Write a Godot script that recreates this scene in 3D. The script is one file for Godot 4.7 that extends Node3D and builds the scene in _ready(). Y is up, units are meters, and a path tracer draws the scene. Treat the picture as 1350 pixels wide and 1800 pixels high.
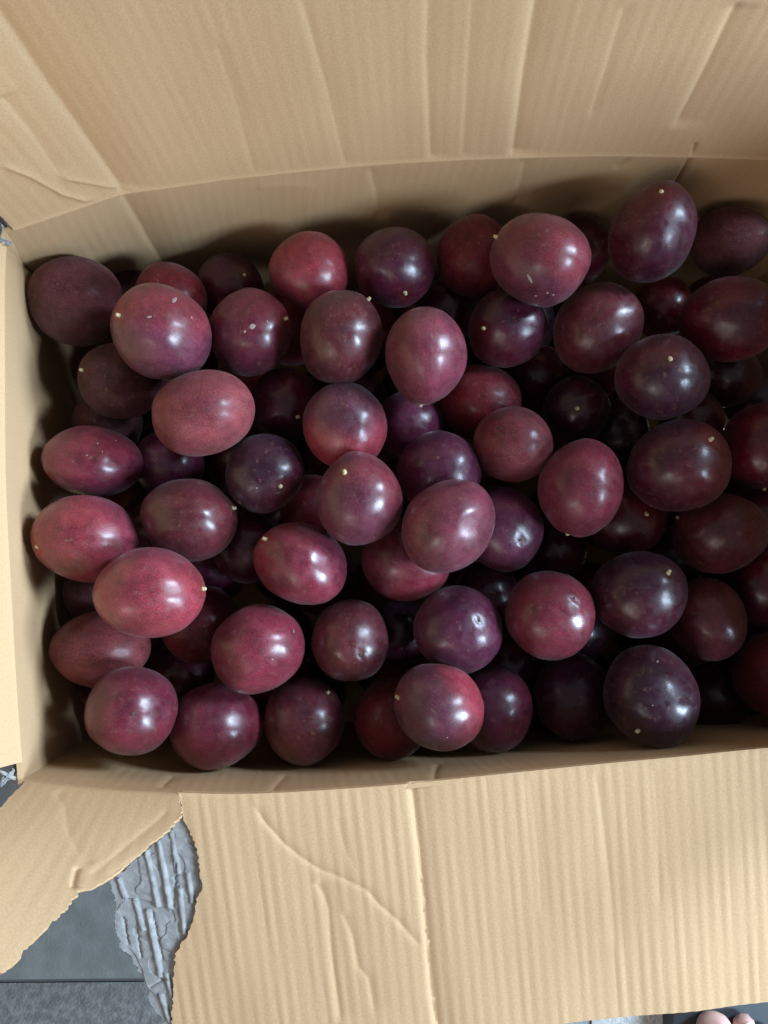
extends Node3D
# A cardboard box of passion fruits on a concrete floor, seen from above.

const RIM := 0.27            # height of the box rim
const LAMBDA := 0.0068       # flute spacing of the corrugated board
const OFF_LEFT := -0.021     # how far each wall bulges out below the rim
const OFF_RIGHT := 0.012
const OFF_BACK := -0.009
const OFF_FRONT := 0.009

var names := {}
var noise := FastNoiseLite.new()
var wave := FastNoiseLite.new()
var rims := {}
var creases := {}
var kraft: StandardMaterial3D
var kraft_flat: StandardMaterial3D
var grey_paper: StandardMaterial3D
var pale_fibre: StandardMaterial3D
var skin_mats := {}
var stub_mat: StandardMaterial3D
var scar_mat: StandardMaterial3D
var dark_scar_mat: StandardMaterial3D

# ---------------------------------------------------------------- helpers
func numbered(called: String) -> String:
	if not names.has(called):
		names[called] = 0
		return called
	names[called] += 1
	return "%s_%03d" % [called, names[called]]

func thing(called: String, label: String, category: String, at := Vector3.ZERO, group := "") -> Node3D:
	var o := Node3D.new()
	o.name = numbered(called)
	o.position = at
	o.set_meta("label", label)
	o.set_meta("category", category)
	if group != "":
		o.set_meta("group", group)
	add_child(o, true)
	return o

func part(called: String, mesh: Mesh, mat: Material, parent: Node, label := "") -> MeshInstance3D:
	var o := MeshInstance3D.new()
	o.name = called
	o.mesh = mesh
	o.material_override = mat
	if label != "":
		o.set_meta("label", label)
	parent.add_child(o, true)
	return o

func lin(r: float, g: float, b: float) -> Color:
	return Color(r, g, b).linear_to_srgb()

func rim_curve(pts: Array) -> Dictionary:
	# Catmull-Rom through plan points, with a table of arc lengths
	var out := PackedVector2Array()
	var n := pts.size()
	for i in n - 1:
		var p0: Vector2 = pts[maxi(i - 1, 0)]
		var p1: Vector2 = pts[i]
		var p2: Vector2 = pts[i + 1]
		var p3: Vector2 = pts[mini(i + 2, n - 1)]
		for k in 12:
			var t := k / 12.0
			out.append(0.5 * ((2.0 * p1) + (p2 - p0) * t + (2.0 * p0 - 5.0 * p1 + 4.0 * p2 - p3) * t * t + (3.0 * p1 - p0 - 3.0 * p2 + p3) * t * t * t))
	out.append(pts[n - 1])
	var acc := PackedFloat32Array([0.0])
	for i in range(1, out.size()):
		acc.append(acc[i - 1] + out[i].distance_to(out[i - 1]))
	return {"p": out, "s": acc, "len": acc[acc.size() - 1]}

func on_rim(side: String, u: float) -> Vector2:
	var c: Dictionary = rims[side]
	var s: PackedFloat32Array = c.s
	var p: PackedVector2Array = c.p
	var k := clampi(s.bsearch(u), 1, s.size() - 1)
	return p[k - 1].lerp(p[k], (u - s[k - 1]) / (s[k] - s[k - 1]))

func wall_at(side: String, u: float, v: float) -> Vector3:
	var q := on_rim("front" if side == "piece" else side, u)
	var s := clampf(v / RIM, 0.0, 1.0)
	var k := 1.0 - pow(1.0 - s, 3.0)
	var f: float = u / rims[side].len
	var ox := 0.0
	var oz := 0.0
	match side:
		"back":
			ox = lerpf(OFF_LEFT, OFF_RIGHT, f)
			oz = OFF_BACK
		"front":
			ox = lerpf(OFF_LEFT, OFF_RIGHT, f)
			oz = OFF_FRONT
		"left":
			ox = OFF_LEFT
			oz = lerpf(OFF_BACK, OFF_FRONT, f)
		"right":
			ox = OFF_RIGHT
			oz = lerpf(OFF_BACK, OFF_FRONT, f)
	return Vector3(q.x + ox * k, RIM - v, q.y + oz * k)

func flap_at(side: String, u: float, v: float) -> Vector3:
	var q := on_rim("front" if side == "piece" else side, u)
	var d := Vector3.UP
	match side:
		"back":
			d = Vector3(-0.07, 1.0, -0.045)
		"left":
			d = Vector3(-0.29, 0.956, 0.0)
		"right":
			d = Vector3(0.38, 0.925, 0.0)
		"piece":
			d = Vector3(0.0, 0.978, 0.208 + 5.0 * u)
		"front":
			var k := clampf(u / 0.3, 0.0, 1.0)
			d = Vector3(lerpf(0.13, 0.10, k), lerpf(-0.21, -0.19, k), 0.976)
	return Vector3(q.x, RIM, q.y) + d.normalized() * v

func crease_height(list: Array, u: float, v: float) -> float:
	var h := 0.0
	var p := Vector2(u, v)
	for c in list:
		var box: Rect2 = c.box
		if not box.has_point(p):
			continue
		var pts: PackedVector2Array = c.p
		var best := 1e9
		var side := 1.0
		var along := 0.0
		for i in pts.size() - 1:
			var q := Geometry2D.get_closest_point_to_segment(p, pts[i], pts[i + 1])
			var d := p.distance_squared_to(q)
			if d < best:
				best = d
				side = signf((pts[i + 1] - pts[i]).cross(p - pts[i]))
				along = (i + pts[i].distance_to(q) / pts[i].distance_to(pts[i + 1])) / (pts.size() - 1)
		best = sqrt(best)
		var w: float = c.wa if side * c.sgn < 0.0 else c.wb
		var ends := smoothstep(0.0, 0.08, along) * smoothstep(1.0, 0.9, along) if c.taper else 1.0
		h += c.h * ends * exp(-(sqrt(best * best + 0.0000004) - 0.00063) / w)
	return h

# A sheet of board: a fine relief face, a plain back face 'thick' behind it, and edges.
# at(u, v) gives the plain sheet, height(u, v) its relief, left/right(v) its bounds in u.
func sheet(at: Callable, height: Callable, left: Callable, right: Callable, v0: float, v1: float, nu: int, nv: int, thick: float, inward: Vector3) -> ArrayMesh:
	var pos := PackedVector3Array()
	var uv := PackedVector2Array()
	var nrm := PackedVector3Array()
	var idx := PackedInt32Array()
	pos.resize((nu + 1) * (nv + 1))
	uv.resize(pos.size())
	nrm.resize(pos.size())
	var ul := PackedFloat32Array()
	var ur := PackedFloat32Array()
	for j in nv + 1:
		var v := lerpf(v0, v1, j / float(nv))
		ul.append(left.call(v))
		ur.append(right.call(v))
	var centre_n := Vector3.ZERO
	for j in nv + 1:
		for i in nu + 1:
			var u := lerpf(ul[j], ur[j], i / float(nu))
			var v := lerpf(v0, v1, j / float(nv))
			pos[j * (nu + 1) + i] = at.call(u, v)
			uv[j * (nu + 1) + i] = Vector2(u, v) / 0.2
	# plain normals, then displacement, then the relief's normals
	for pass_ in 2:
		for j in nv + 1:
			for i in nu + 1:
				var a := pos[j * (nu + 1) + maxi(i - 1, 0)]
				var b := pos[j * (nu + 1) + mini(i + 1, nu)]
				var c := pos[maxi(j - 1, 0) * (nu + 1) + i]
				var d := pos[mini(j + 1, nv) * (nu + 1) + i]
				var n := (b - a).cross(d - c).normalized()
				if n.dot(inward) < 0.0:
					n = -n
				nrm[j * (nu + 1) + i] = n
		if pass_ == 0:
			for k in pos.size():
				pos[k] += nrm[k] * float(height.call(uv[k].x * 0.2, uv[k].y * 0.2))
	var flip := (pos[1] - pos[0]).cross(pos[nu + 1] - pos[0]).dot(inward) > 0.0
	for j in nv:
		for i in nu:
			var a := j * (nu + 1) + i
			var b := a + 1
			var c := a + nu + 1
			var d := c + 1
			if flip:
				idx.append_array([a, c, b, b, c, d])
			else:
				idx.append_array([a, b, c, b, d, c])
	if thick > 0.0:
		# the back face, coarser
		var su := maxi(1, nu / 90)
		var sv := maxi(1, nv / 24)
		var cols := PackedInt32Array()
		for i in range(0, nu, su):
			cols.append(i)
		cols.append(nu)
		var rows := PackedInt32Array()
		for j in range(0, nv, sv):
			rows.append(j)
		rows.append(nv)
		var first := pos.size()
		for j in rows:
			for i in cols:
				var k := j * (nu + 1) + i
				pos.append(pos[k] - nrm[k] * thick)
				nrm.append(-nrm[k])
				uv.append(uv[k])
		for j in rows.size() - 1:
			for i in cols.size() - 1:
				var a := first + j * cols.size() + i
				var b := a + 1
				var c := a + cols.size()
				var d := c + 1
				if flip:
					idx.append_array([a, b, c, b, d, c])
				else:
					idx.append_array([a, c, b, b, c, d])
		# the four edges
		var loop := PackedInt32Array()
		for i in nu:
			loop.append(i)
		for j in nv:
			loop.append(j * (nu + 1) + nu)
		for i in nu:
			loop.append(nv * (nu + 1) + nu - i)
		for j in nv:
			loop.append((nv - j) * (nu + 1))
		for k in loop.size():
			var a := loop[k]
			var b := loop[(k + 1) % loop.size()]
			var out := (pos[b] - pos[a]).cross(nrm[a]).normalized()
			if flip:
				pass
			else:
				out = -out
			out = out if out.dot(pos[a] - pos[(nv / 2) * (nu + 1) + nu / 2]) > 0.0 else -out
			var f := pos.size()
			pos.append_array([pos[a], pos[b], pos[a] - nrm[a] * thick, pos[b] - nrm[b] * thick])
			nrm.append_array([out, out, out, out])
			uv.append_array([uv[a], uv[b], uv[a] + Vector2(0.0, 0.02), uv[b] + Vector2(0.0, 0.02)])
			if (pos[b] - pos[a]).cross(-nrm[a]).dot(out) > 0.0:
				idx.append_array([f, f + 2, f + 1, f + 1, f + 2, f + 3])
			else:
				idx.append_array([f, f + 1, f + 2, f + 1, f + 3, f + 2])
	var arr := []
	arr.resize(Mesh.ARRAY_MAX)
	arr[Mesh.ARRAY_VERTEX] = pos
	arr[Mesh.ARRAY_NORMAL] = nrm
	arr[Mesh.ARRAY_TEX_UV] = uv
	arr[Mesh.ARRAY_INDEX] = idx
	var m := ArrayMesh.new()
	m.add_surface_from_arrays(Mesh.PRIMITIVE_TRIANGLES, arr)
	return m

func flutes(u: float, v: float, amp: float) -> float:
	# the board's corrugation telling through the liner, uneven from flute to flute
	var k := roundf(u / LAMBDA)
	var a := amp * (0.35 + 1.5 * absf(wave.get_noise_2d(k * 37.0, v * 160.0)))
	var drift := 0.0004 * wave.get_noise_2d(u * 90.0 + 900.0, v * 60.0)
	return a * cos(TAU * (u + drift) / LAMBDA) + 0.0010 * smoothstep(0.0, 0.03, v) * wave.get_noise_2d(u * 260.0, v * 110.0 + 50.0) + 0.00002 * wave.get_noise_2d(u * 5200.0, v * 1500.0)

# ---------------------------------------------------------------- materials
func grain(seed_: int, freq: float, a: Color, b: Color, octaves := 4, size := 512) -> NoiseTexture2D:
	var n := FastNoiseLite.new()
	n.seed = seed_
	n.noise_type = FastNoiseLite.TYPE_SIMPLEX_SMOOTH
	n.frequency = freq
	n.fractal_octaves = octaves
	var r := Gradient.new()
	r.offsets = PackedFloat32Array([0.25, 0.75])
	r.colors = PackedColorArray([a, b])
	var t := NoiseTexture2D.new()
	t.width = size
	t.height = size
	t.seamless = true
	t.noise = n
	t.color_ramp = r
	return t

func relief(seed_: int, freq: float, strength: float, octaves := 4, size := 512) -> NoiseTexture2D:
	var n := FastNoiseLite.new()
	n.seed = seed_
	n.noise_type = FastNoiseLite.TYPE_SIMPLEX_SMOOTH
	n.frequency = freq
	n.fractal_octaves = octaves
	var t := NoiseTexture2D.new()
	t.width = size
	t.height = size
	t.seamless = true
	t.noise = n
	t.as_normal_map = true
	t.bump_strength = strength
	return t

func make_materials() -> void:
	kraft = StandardMaterial3D.new()
	kraft.albedo_texture = grain(3, 0.11, lin(0.480, 0.308, 0.165), lin(0.530, 0.346, 0.190), 4, 1024)
	kraft.roughness = 0.78
	kraft.metallic_specular = 0.35
	kraft.normal_enabled = true
	kraft.normal_texture = relief(5, 0.16, 1.6, 4, 1024)
	kraft.normal_scale = 0.12
	kraft_flat = kraft
	grey_paper = StandardMaterial3D.new()
	grey_paper.albedo_texture = grain(8, 0.05, lin(0.22, 0.215, 0.21), lin(0.30, 0.295, 0.285), 5)
	grey_paper.roughness = 0.85
	grey_paper.normal_enabled = true
	grey_paper.normal_texture = relief(9, 0.12, 3.0)
	grey_paper.normal_scale = 0.15
	pale_fibre = StandardMaterial3D.new()
	pale_fibre.albedo_color = lin(0.33, 0.30, 0.26)
	pale_fibre.roughness = 0.9
	# the skins: fine pale freckles over the skin's own colour
	var cells := FastNoiseLite.new()
	cells.seed = 21
	cells.noise_type = FastNoiseLite.TYPE_CELLULAR
	cells.cellular_return_type = FastNoiseLite.RETURN_DISTANCE
	cells.frequency = 0.075
	cells.fractal_type = FastNoiseLite.FRACTAL_NONE
	var ramp := Gradient.new()
	ramp.offsets = PackedFloat32Array([0.0, 0.15, 0.31, 1.0])
	ramp.colors = PackedColorArray([lin(1, 1, 0.96), lin(0.98, 0.94, 0.90), lin(0.62, 0.60, 0.60), lin(0.57, 0.56, 0.57)])
	var freckles := NoiseTexture2D.new()
	freckles.width = 1024
	freckles.height = 1024
	freckles.seamless = true
	freckles.noise = cells
	freckles.color_ramp = ramp
	var scuffs := grain(41, 0.035, Color(0, 0, 0), Color(1, 1, 1), 4, 1024)
	scuffs.color_ramp.offsets = PackedFloat32Array([0.0, 0.70, 0.80, 1.0])
	scuffs.color_ramp.colors = PackedColorArray([Color(0.42, 0.27, 0.22, 0.0), Color(0.42, 0.27, 0.22, 0.0), Color(0.45, 0.30, 0.24, 0.5), Color(0.55, 0.42, 0.34, 0.75)])
	var dull := grain(31, 0.02, Color(0.25, 0.25, 0.25), Color(0.6, 0.6, 0.6), 5)
	var skin_relief := relief(33, 0.09, 2.2, 3, 1024)
	for kind in ["gloss", "satin", "matt"]:
		var m := StandardMaterial3D.new()
		m.vertex_color_use_as_albedo = true
		m.albedo_texture = freckles
		m.roughness_texture = dull
		m.roughness = {"gloss": 0.95, "satin": 1.1, "matt": 1.4}[kind]
		m.metallic_specular = {"gloss": 0.38, "satin": 0.32, "matt": 0.25}[kind]
		m.normal_enabled = true
		m.normal_texture = skin_relief
		m.normal_scale = 0.22
		m.uv1_triplanar = true
		m.uv1_world_triplanar = true
		m.uv1_scale = Vector3.ONE * 11.0
		m.detail_enabled = true
		m.detail_albedo = scuffs
		m.detail_blend_mode = BaseMaterial3D.BLEND_MODE_MIX
		m.detail_uv_layer = BaseMaterial3D.DETAIL_UV_2
		m.uv2_triplanar = true
		m.uv2_world_triplanar = true
		m.uv2_scale = Vector3.ONE * 4.7
		m.uv1_triplanar_sharpness = 4.0
		if kind != "matt":
			m.clearcoat_enabled = true
			m.clearcoat = 0.42 if kind == "gloss" else 0.12
			m.clearcoat_roughness = 0.25
		m.rim_enabled = true
		m.rim = 0.12
		m.rim_tint = 0.4
		skin_mats[kind] = m
	stub_mat = StandardMaterial3D.new()
	stub_mat.albedo_color = lin(0.52, 0.44, 0.27)
	stub_mat.roughness = 0.8
	scar_mat = StandardMaterial3D.new()
	scar_mat.albedo_color = lin(0.27, 0.19, 0.17)
	scar_mat.roughness = 0.7
	dark_scar_mat = StandardMaterial3D.new()
	dark_scar_mat.albedo_color = lin(0.05, 0.025, 0.02)
	dark_scar_mat.roughness = 0.8

# ---------------------------------------------------------------- box
func build_box() -> void:
	var box := thing("cardboard_box", "open brown cardboard box full of passion fruits, one corner flap torn", "box", Vector3.ZERO)
	var lens := {}
	for s in ["back", "front", "left", "right"]:
		lens[s] = rims[s].len
	var inw := {"back": Vector3(0, 0, 1), "front": Vector3(0, 0, -1), "left": Vector3(1, 0, 0), "right": Vector3(-1, 0, 0)}
	for s in ["back", "front", "left", "right"]:
		var side: String = s
		var n_u := int(lens[side] / 0.001)
		var list: Array = creases.get("wall_" + side, [])
		var wall_mesh := sheet(func(u: float, v: float) -> Vector3: return wall_at(side, u, v),
			func(u: float, v: float) -> float: return flutes(u, v, 0.00006) + crease_height(list, u, v),
			func(_v: float) -> float: return -0.0025, func(_v: float) -> float: return lens[side] + 0.0025,
			0.001 if side == "front" else 0.0, RIM - 0.004, n_u, 80, 0.0025, inw[side])
		part("wall", wall_mesh, kraft, box)
	# the floor of the box
	var base := sheet(func(u: float, v: float) -> Vector3: return wall_at("back", u * lens["back"], RIM - 0.005).lerp(wall_at("front", u * lens["front"], RIM - 0.005), v),
		func(_u: float, _v: float) -> float: return 0.0, func(_v: float) -> float: return 0.0, func(_v: float) -> float: return 1.0,
		0.0, 1.0, 24, 12, 0.004, Vector3.UP)
	part("base_panel", base, kraft, box)
	# standing flaps
	var fi := {"back": Vector3(0, 0, 1), "left": Vector3(1, 0, 0), "right": Vector3(-1, 0, 0)}
	for s in ["back", "left", "right"]:
		var side: String = s
		var list: Array = creases.get("flap_" + side, [])
		var n_u := int(lens[side] / 0.0007)
		var cut: float = 0.004 if side == "back" else 0.009
		var flap_mesh := sheet(func(u: float, v: float) -> Vector3: return flap_at(side, u, v),
			func(u: float, v: float) -> float: return (flutes(u, v, 0.00006) + crease_height(list, u, v)) * smoothstep(0.0, 0.006, v) + 0.0006 * exp(-v / 0.0012),
			func(v: float) -> float: return cut + 0.02 * v + 0.0008 * wave.get_noise_1d(v * 3000.0), func(v: float) -> float: return lens[side] - cut - 0.02 * v,
			0.0, 0.164, n_u, 120, 0.004, fi[side])
		part("flap", flap_mesh, kraft, box, {"back": "tall ridged flap standing up", "left": "short side flap standing up", "right": "short side flap standing up beyond the frame"}[side])
	# the front flap lies flat; its torn end has lost its inner liner
	var fl: Array = creases.get("flap_front", [])
	var tear := rows_of(TEAR_LINER)
	var front_mesh := sheet(func(u: float, v: float) -> Vector3: return flap_at("front", u, v),
		func(u: float, v: float) -> float: return (flutes(u, v, 0.00012) + crease_height(fl, u, v)) * smoothstep(-0.0005, 0.0012, v) - 0.0004 * exp(-v / 0.001),
		func(v: float) -> float: return across(tear, v) + 0.0011 * wave.get_noise_1d(v * 5200.0) + 0.0005 * wave.get_noise_1d(v * 19000.0), func(_v: float) -> float: return lens["front"] - 0.004,
		0.0, FLAP_LONG, int(lens["front"] / 0.00065), 150, 0.0009, Vector3.UP)
	part("flap", front_mesh, kraft, box, "wide flap lying flat with long creases")
	# the outer liner below it, flush with the flap's border
	var outer := sheet(func(u: float, v: float) -> Vector3: return flap_at("front", u, v) + Vector3(0, -0.0032, 0),
		func(_u: float, _v: float) -> float: return 0.0,
		func(v: float) -> float: return across(tear, v) + 0.002, func(_v: float) -> float: return lens["front"] - 0.005,
		0.0, FLAP_LONG - 0.0005, 120, 30, 0.001, Vector3.UP)
	part("flap_liner", outer, kraft, box)
	# bared corrugation along the tear
	var tear_out := rows_of(TEAR_EDGE)
	var bare := sheet(func(u: float, v: float) -> Vector3: return flap_at("front", u, v) + Vector3(0, -0.0028, 0),
		bare_height,
		func(v: float) -> float: return across(tear_out, v) + 0.0016 * wave.get_noise_1d(v * 4000.0 + 77.0) + 0.0006 * wave.get_noise_1d(v * 15000.0), func(v: float) -> float: return across(tear, v) + 0.004,
		TEAR_V0, FLAP_LONG - 0.002, 130, 240, 0.0008, Vector3.UP)
	part("bared_fluting", bare, grey_paper, box, "grey torn strip of bared corrugated paper")
	# the torn-off end of the front flap, standing steeply at the corner
	var pr := rows_of(PIECE_EDGE)
	var pl: Array = creases.get("piece", [])
	var piece := sheet(func(u: float, v: float) -> Vector3: return flap_at("piece", u, v) ,
		func(u: float, v: float) -> float: return (flutes(u, v, 0.00004) + crease_height(pl, u, v)) * smoothstep(0.0, 0.005, v) - 0.0004 * exp(-v / 0.001),
		func(v: float) -> float: return 0.002 + 0.0006 * wave.get_noise_1d(v * 4000.0), func(v: float) -> float: return across(pr, v) + 0.0012 * wave.get_noise_1d(v * 6200.0 + 40.0) + 0.0003 * wave.get_noise_1d(v * 17000.0),
		0.0, PIECE_TOP, 130, 190, 0.0014, Vector3(0, 0.2, -1))
	part("torn_flap_piece", piece, kraft, box, "torn corner of a flap, standing up with ragged edge")
	# shreds where the flaps tore apart at the two corners
	for k in 6:
		var c: Vector3 = Vector3(-0.203, RIM, -0.203) if k < 3 else Vector3(-0.186, RIM, 0.097)
		var ang := k * 2.4
		var lean := Vector3(-0.45 + 0.35 * sin(ang), 0.8, (-0.5 if k < 3 else 0.3) + 0.5 * cos(ang)).normalized()
		var across_ := lean.cross(Vector3(sin(k * 1.7), 0.4, cos(k * 1.7))).normalized()
		var from := c + Vector3(-0.004 + 0.003 * sin(k * 5.1), -0.003, 0.004 * cos(k * 3.3))
		var long := 0.009 + 0.004 * absf(sin(k * 3.7))
		var shred := sheet(func(u: float, v: float) -> Vector3: return from + lean * v + across_ * u * (1.0 - 0.5 * v / long) + lean.cross(across_) * (40.0 * v * v * sin(k * 2.0) + 0.0006 * sin(u * 1800.0 + k)),
			func(u: float, v: float) -> float: return 0.0008 * wave.get_noise_2d(u * 6000.0 + k * 80.0, v * 4000.0),
			func(v: float) -> float: return -0.002 + 0.0008 * wave.get_noise_1d(v * 9000.0 + k * 50.0), func(v: float) -> float: return 0.002 + 0.0008 * wave.get_noise_1d(v * 8000.0 + k * 90.0),
			0.0, long, 8, 14, 0.0004, lean.cross(across_))
		part("paper_shred", shred, pale_fibre if k % 3 else grey_paper, box)

func bare_height(u: float, v: float) -> float:
	# a few flutes still stand, the rest is torn flat, with slits along it
	var p := Vector2(u, v)
	var h := 0.0007 + 0.0007 * wave.get_noise_2d(u * 500.0, v * 160.0) + 0.00018 * signf(wave.get_noise_2d(u * 900.0 + 500.0, v * 600.0) - 0.12)
	var rough := 1.0 + 0.25 * wave.get_noise_2d(u * 3000.0, v * 2500.0)
	for f in BARE_FLUTES:
		var a: Vector2 = f[0]
		var b: Vector2 = f[1]
		var along := (p - a).dot(b - a) / (b - a).length_squared()
		if along < -0.06 + 0.06 * rough or along > 1.06 - 0.06 * rough:
			continue
		var d := p.distance_to(a + (b - a) * along)
		h = maxf(h, 0.0017 * rough * (1.0 - pow(d / 0.0023, 2.0)))
	for f in BARE_SLITS:
		var q := Geometry2D.get_closest_point_to_segment(p, f[0], f[1])
		h -= 0.0013 * exp(-p.distance_to(q + Vector2(0.0006 * wave.get_noise_1d(v * 9000.0), 0.0)) / 0.0006)
	return h

func rows_of(flat: Array) -> Array:
	return flat

func across(rows: Array, v: float) -> float:
	# a border given as (u, v) points of growing v
	if v <= rows[0].y:
		return rows[0].x
	for i in rows.size() - 1:
		if v <= rows[i + 1].y:
			return lerpf(rows[i].x, rows[i + 1].x, (v - rows[i].y) / maxf(rows[i + 1].y - rows[i].y, 1e-6))
	return rows[rows.size() - 1].x

func add_crease(key: String, pts: Array, h: float, wa: float, wb: float, sgn := 1.0, taper := true) -> void:
	if not creases.has(key):
		creases[key] = []
	var p := PackedVector2Array(pts)
	var box := Rect2(p[0], Vector2.ZERO)
	for q in p:
		box = box.expand(q)
	creases[key].append({"p": p, "h": h, "wa": wa, "wb": wb, "sgn": sgn, "taper": taper, "box": box.grow(5.0 * maxf(wa, wb))})

# ---------------------------------------------------------------- fruit
const SKINS := {
	"v": [[0.125, 0.026, 0.048], [0.201, 0.030, 0.044], "gloss"],
	"m": [[0.206, 0.024, 0.044], [0.144, 0.020, 0.040], "gloss"],
	"s": [[0.333, 0.043, 0.061], [0.259, 0.041, 0.070], "gloss"],
	"l": [[0.220, 0.040, 0.067], [0.173, 0.040, 0.060], "gloss"],
	"q": [[0.281, 0.061, 0.068], [0.211, 0.044, 0.055], "satin"],
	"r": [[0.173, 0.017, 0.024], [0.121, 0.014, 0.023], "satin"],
	"e": [[0.118, 0.006, 0.016], [0.059, 0.007, 0.020], "gloss"],
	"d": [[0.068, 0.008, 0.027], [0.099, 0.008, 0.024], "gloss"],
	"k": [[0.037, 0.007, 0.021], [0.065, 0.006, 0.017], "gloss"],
	"b": [[0.118, 0.018, 0.025], [0.084, 0.013, 0.022], "gloss"],
	"x": [[0.107, 0.042, 0.047], [0.132, 0.041, 0.049], "matt"],
	"p": [[0.124, 0.018, 0.054], [0.096, 0.017, 0.046], "gloss"],
	"t": [[0.121, 0.033, 0.054], [0.311, 0.033, 0.053], "gloss"],
}

func skin_radius(d: Vector3, nub: Vector3, puck: Vector3, sd: float) -> float:
	var r := 1.0 + 0.048 * noise.get_noise_3d(d.x * 60.0 + sd * 91.0, d.y * 60.0, d.z * 60.0 + sd * 17.0) + 0.006 * noise.get_noise_3d(d.x * 260.0, d.y * 260.0 + sd * 53.0, d.z * 260.0)
	for k in 3:
		var w := Vector3(sin(sd * 2.7 + k * 2.1), cos(sd * 1.9 + k * 3.7), sin(sd * 4.3 + k * 5.3)).normalized()
		r -= 0.030 * smoothstep(0.72, 1.0, d.dot(w))
	if nub != Vector3.ZERO:
		var a := acos(clampf(d.dot(nub), -1.0, 1.0))
		r += 0.014 * exp(-pow(a / 0.5, 2.0)) - 0.030 * exp(-pow(a / 0.13, 2.0))
	if puck != Vector3.ZERO:
		var a := acos(clampf(d.dot(puck), -1.0, 1.0))
		if a < 1.2:
			var side := puck.cross(Vector3(0.3, 1.0, 0.2)).normalized()
			var phi := atan2(d.dot(puck.cross(side)), d.dot(side))
			var star := 0.5 + 0.5 * cos(5.0 * phi + 1.3 * sin(phi + sd))
			r -= exp(-pow(a / 0.30, 2.0)) * 0.016 + exp(-pow(a / 0.10, 2.0)) * 0.012 + 0.009 * pow(star, 8.0) * exp(-pow((a - 0.10) / 0.13, 2.0)) + 0.012 * exp(-pow(a / 0.25, 2.0)) * noise.get_noise_3d(d.x * 700.0, d.y * 700.0 + sd * 9.0, d.z * 700.0)
	return r

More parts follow.
